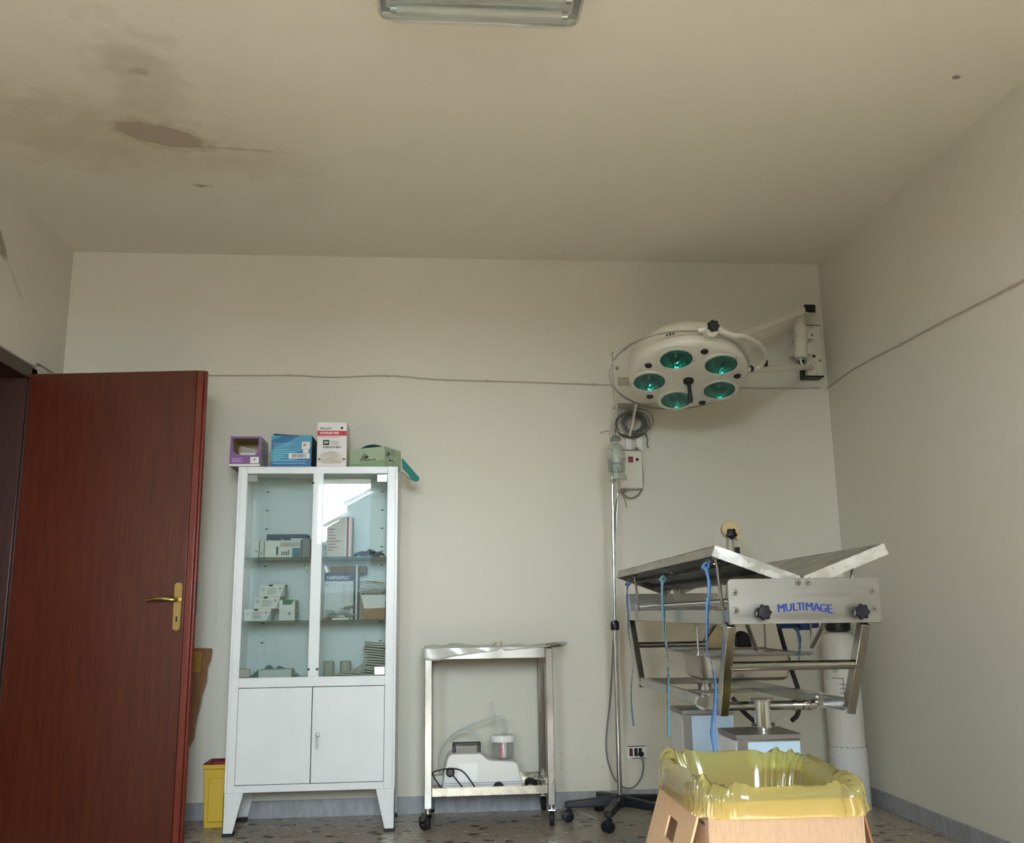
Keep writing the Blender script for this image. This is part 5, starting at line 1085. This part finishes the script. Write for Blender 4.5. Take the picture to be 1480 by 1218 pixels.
# yellow bag
def rimp(t, off, r=.05):   # rounded rectangle param, t in 0..1 ; returns x,y
    hw, hl = (bx1-bx0)/2+off, (by1-by0)/2+off; cx_, cy_ = (bx0+bx1)/2, (by0+by1)/2
    a = 2*PI*t; e = 0.28
    c_, s_ = math.cos(a), math.sin(a)
    return cx_+hw*math.copysign(abs(c_)**e, c_), cy_+hl*math.copysign(abs(s_)**e, s_)
import mathutils
def nz(x, y, z): return mathutils.noise.noise(Vector((x, y, z)))
rows = []
NR = 220
spec = [(.022, -.030), (.026, -.022), (.020, -.004), (.022, .010), (.018, .028), (.004, .044), (-.010, .040), (-.024, .014), (-.034, -.02), (-.045, -.08), (-.055, -.17)]
for ri, (off, dz) in enumerate(spec):
    row = []
    for i in range(NR):
        t = i/NR; a = 2*PI*t
        x, y = rimp(t, off)
        ff_ = (math.sin(a)*.5+.5)            # 1 = back, 0 = front
        lf = max(0, -math.cos(a))
        crest = .006+.026*ff_+.010*lf
        wv = nz(math.cos(a)*3.2, math.sin(a)*3.2, ri*.35)*.020+nz(math.cos(a)*11, math.sin(a)*11, ri*.5)*.010
        fold = nz(math.cos(a)*16, math.sin(a)*16, ri*.12)*.010
        z = bz+dz*(.55+.55*(crest/.03) if dz > 0 else 1)+wv*(1 if dz > -.02 else .45)
        if dz < -.02 and off > 0: z = bz+dz-.004+.006*nz(math.cos(a)*2, math.sin(a)*2, 9)
        nx_, ny_ = x-(bx0+bx1)/2, y-(by0+by1)/2; ln = math.hypot(nx_, ny_)
        row.append((x+nx_/ln*fold*.8, y+ny_/ln*fold*.8, z))
    rows.append(row)
bg_ = G().grid(rows, closed=True).done('rubbish_bag', yellow_film, loc=((bx0+bx1)/2, (by0+by1)/2, .5), angle=60)
tag(bg_, 'translucent yellow plastic bag lining the cardboard waste box, folded over its rim', 'bag')

tag(G(rotM((.765, 4.90, .0008), rz=-1.25)).box(-.10, .10, -.006, .006, 0, .0008).done('paper_strip', paper, loc=(.765, 4.90, 0)), 'thin white paper strip on the floor beside the drip stand base', 'paper')
# ------------------------------------------------------------------ outside the two windows: houses that the glass reflects
o = thing('neighbouring_house', (-.6, -8.2, -3), 'grey neighbouring house outside, mirrored in the cabinet glass', 'house')
hm_ = mat('house_render', (34, 40, 42), .8, noise=.08, nscale=2); rm_ = mat('roof_edge', (60, 62, 64), .7)
def hb_(xa, xb, za, zb, y):
    G().prism([(xa, -3), (xb, -3), (xb, zb), (xa, za)], 3, Matrix(((1, 0, 0, 0), (0, 0, -1, y), (0, 1, 0, 0), (0, 0, 0, 1)))).done('house_wall', hm_, o)
    G().bar((xa-.06, y+.02, za+.03), (xb+.02, y+.02, zb+.04), .12, .06).done('roof_eave', rm_, o)
hb_(-1.60, -0.75, 2.96, 3.42, -8.0); hb_(-1.95, -1.60, 2.55, 2.76, -7.95); hb_(-3.6, -1.95, 1.6, 2.24, -7.9)
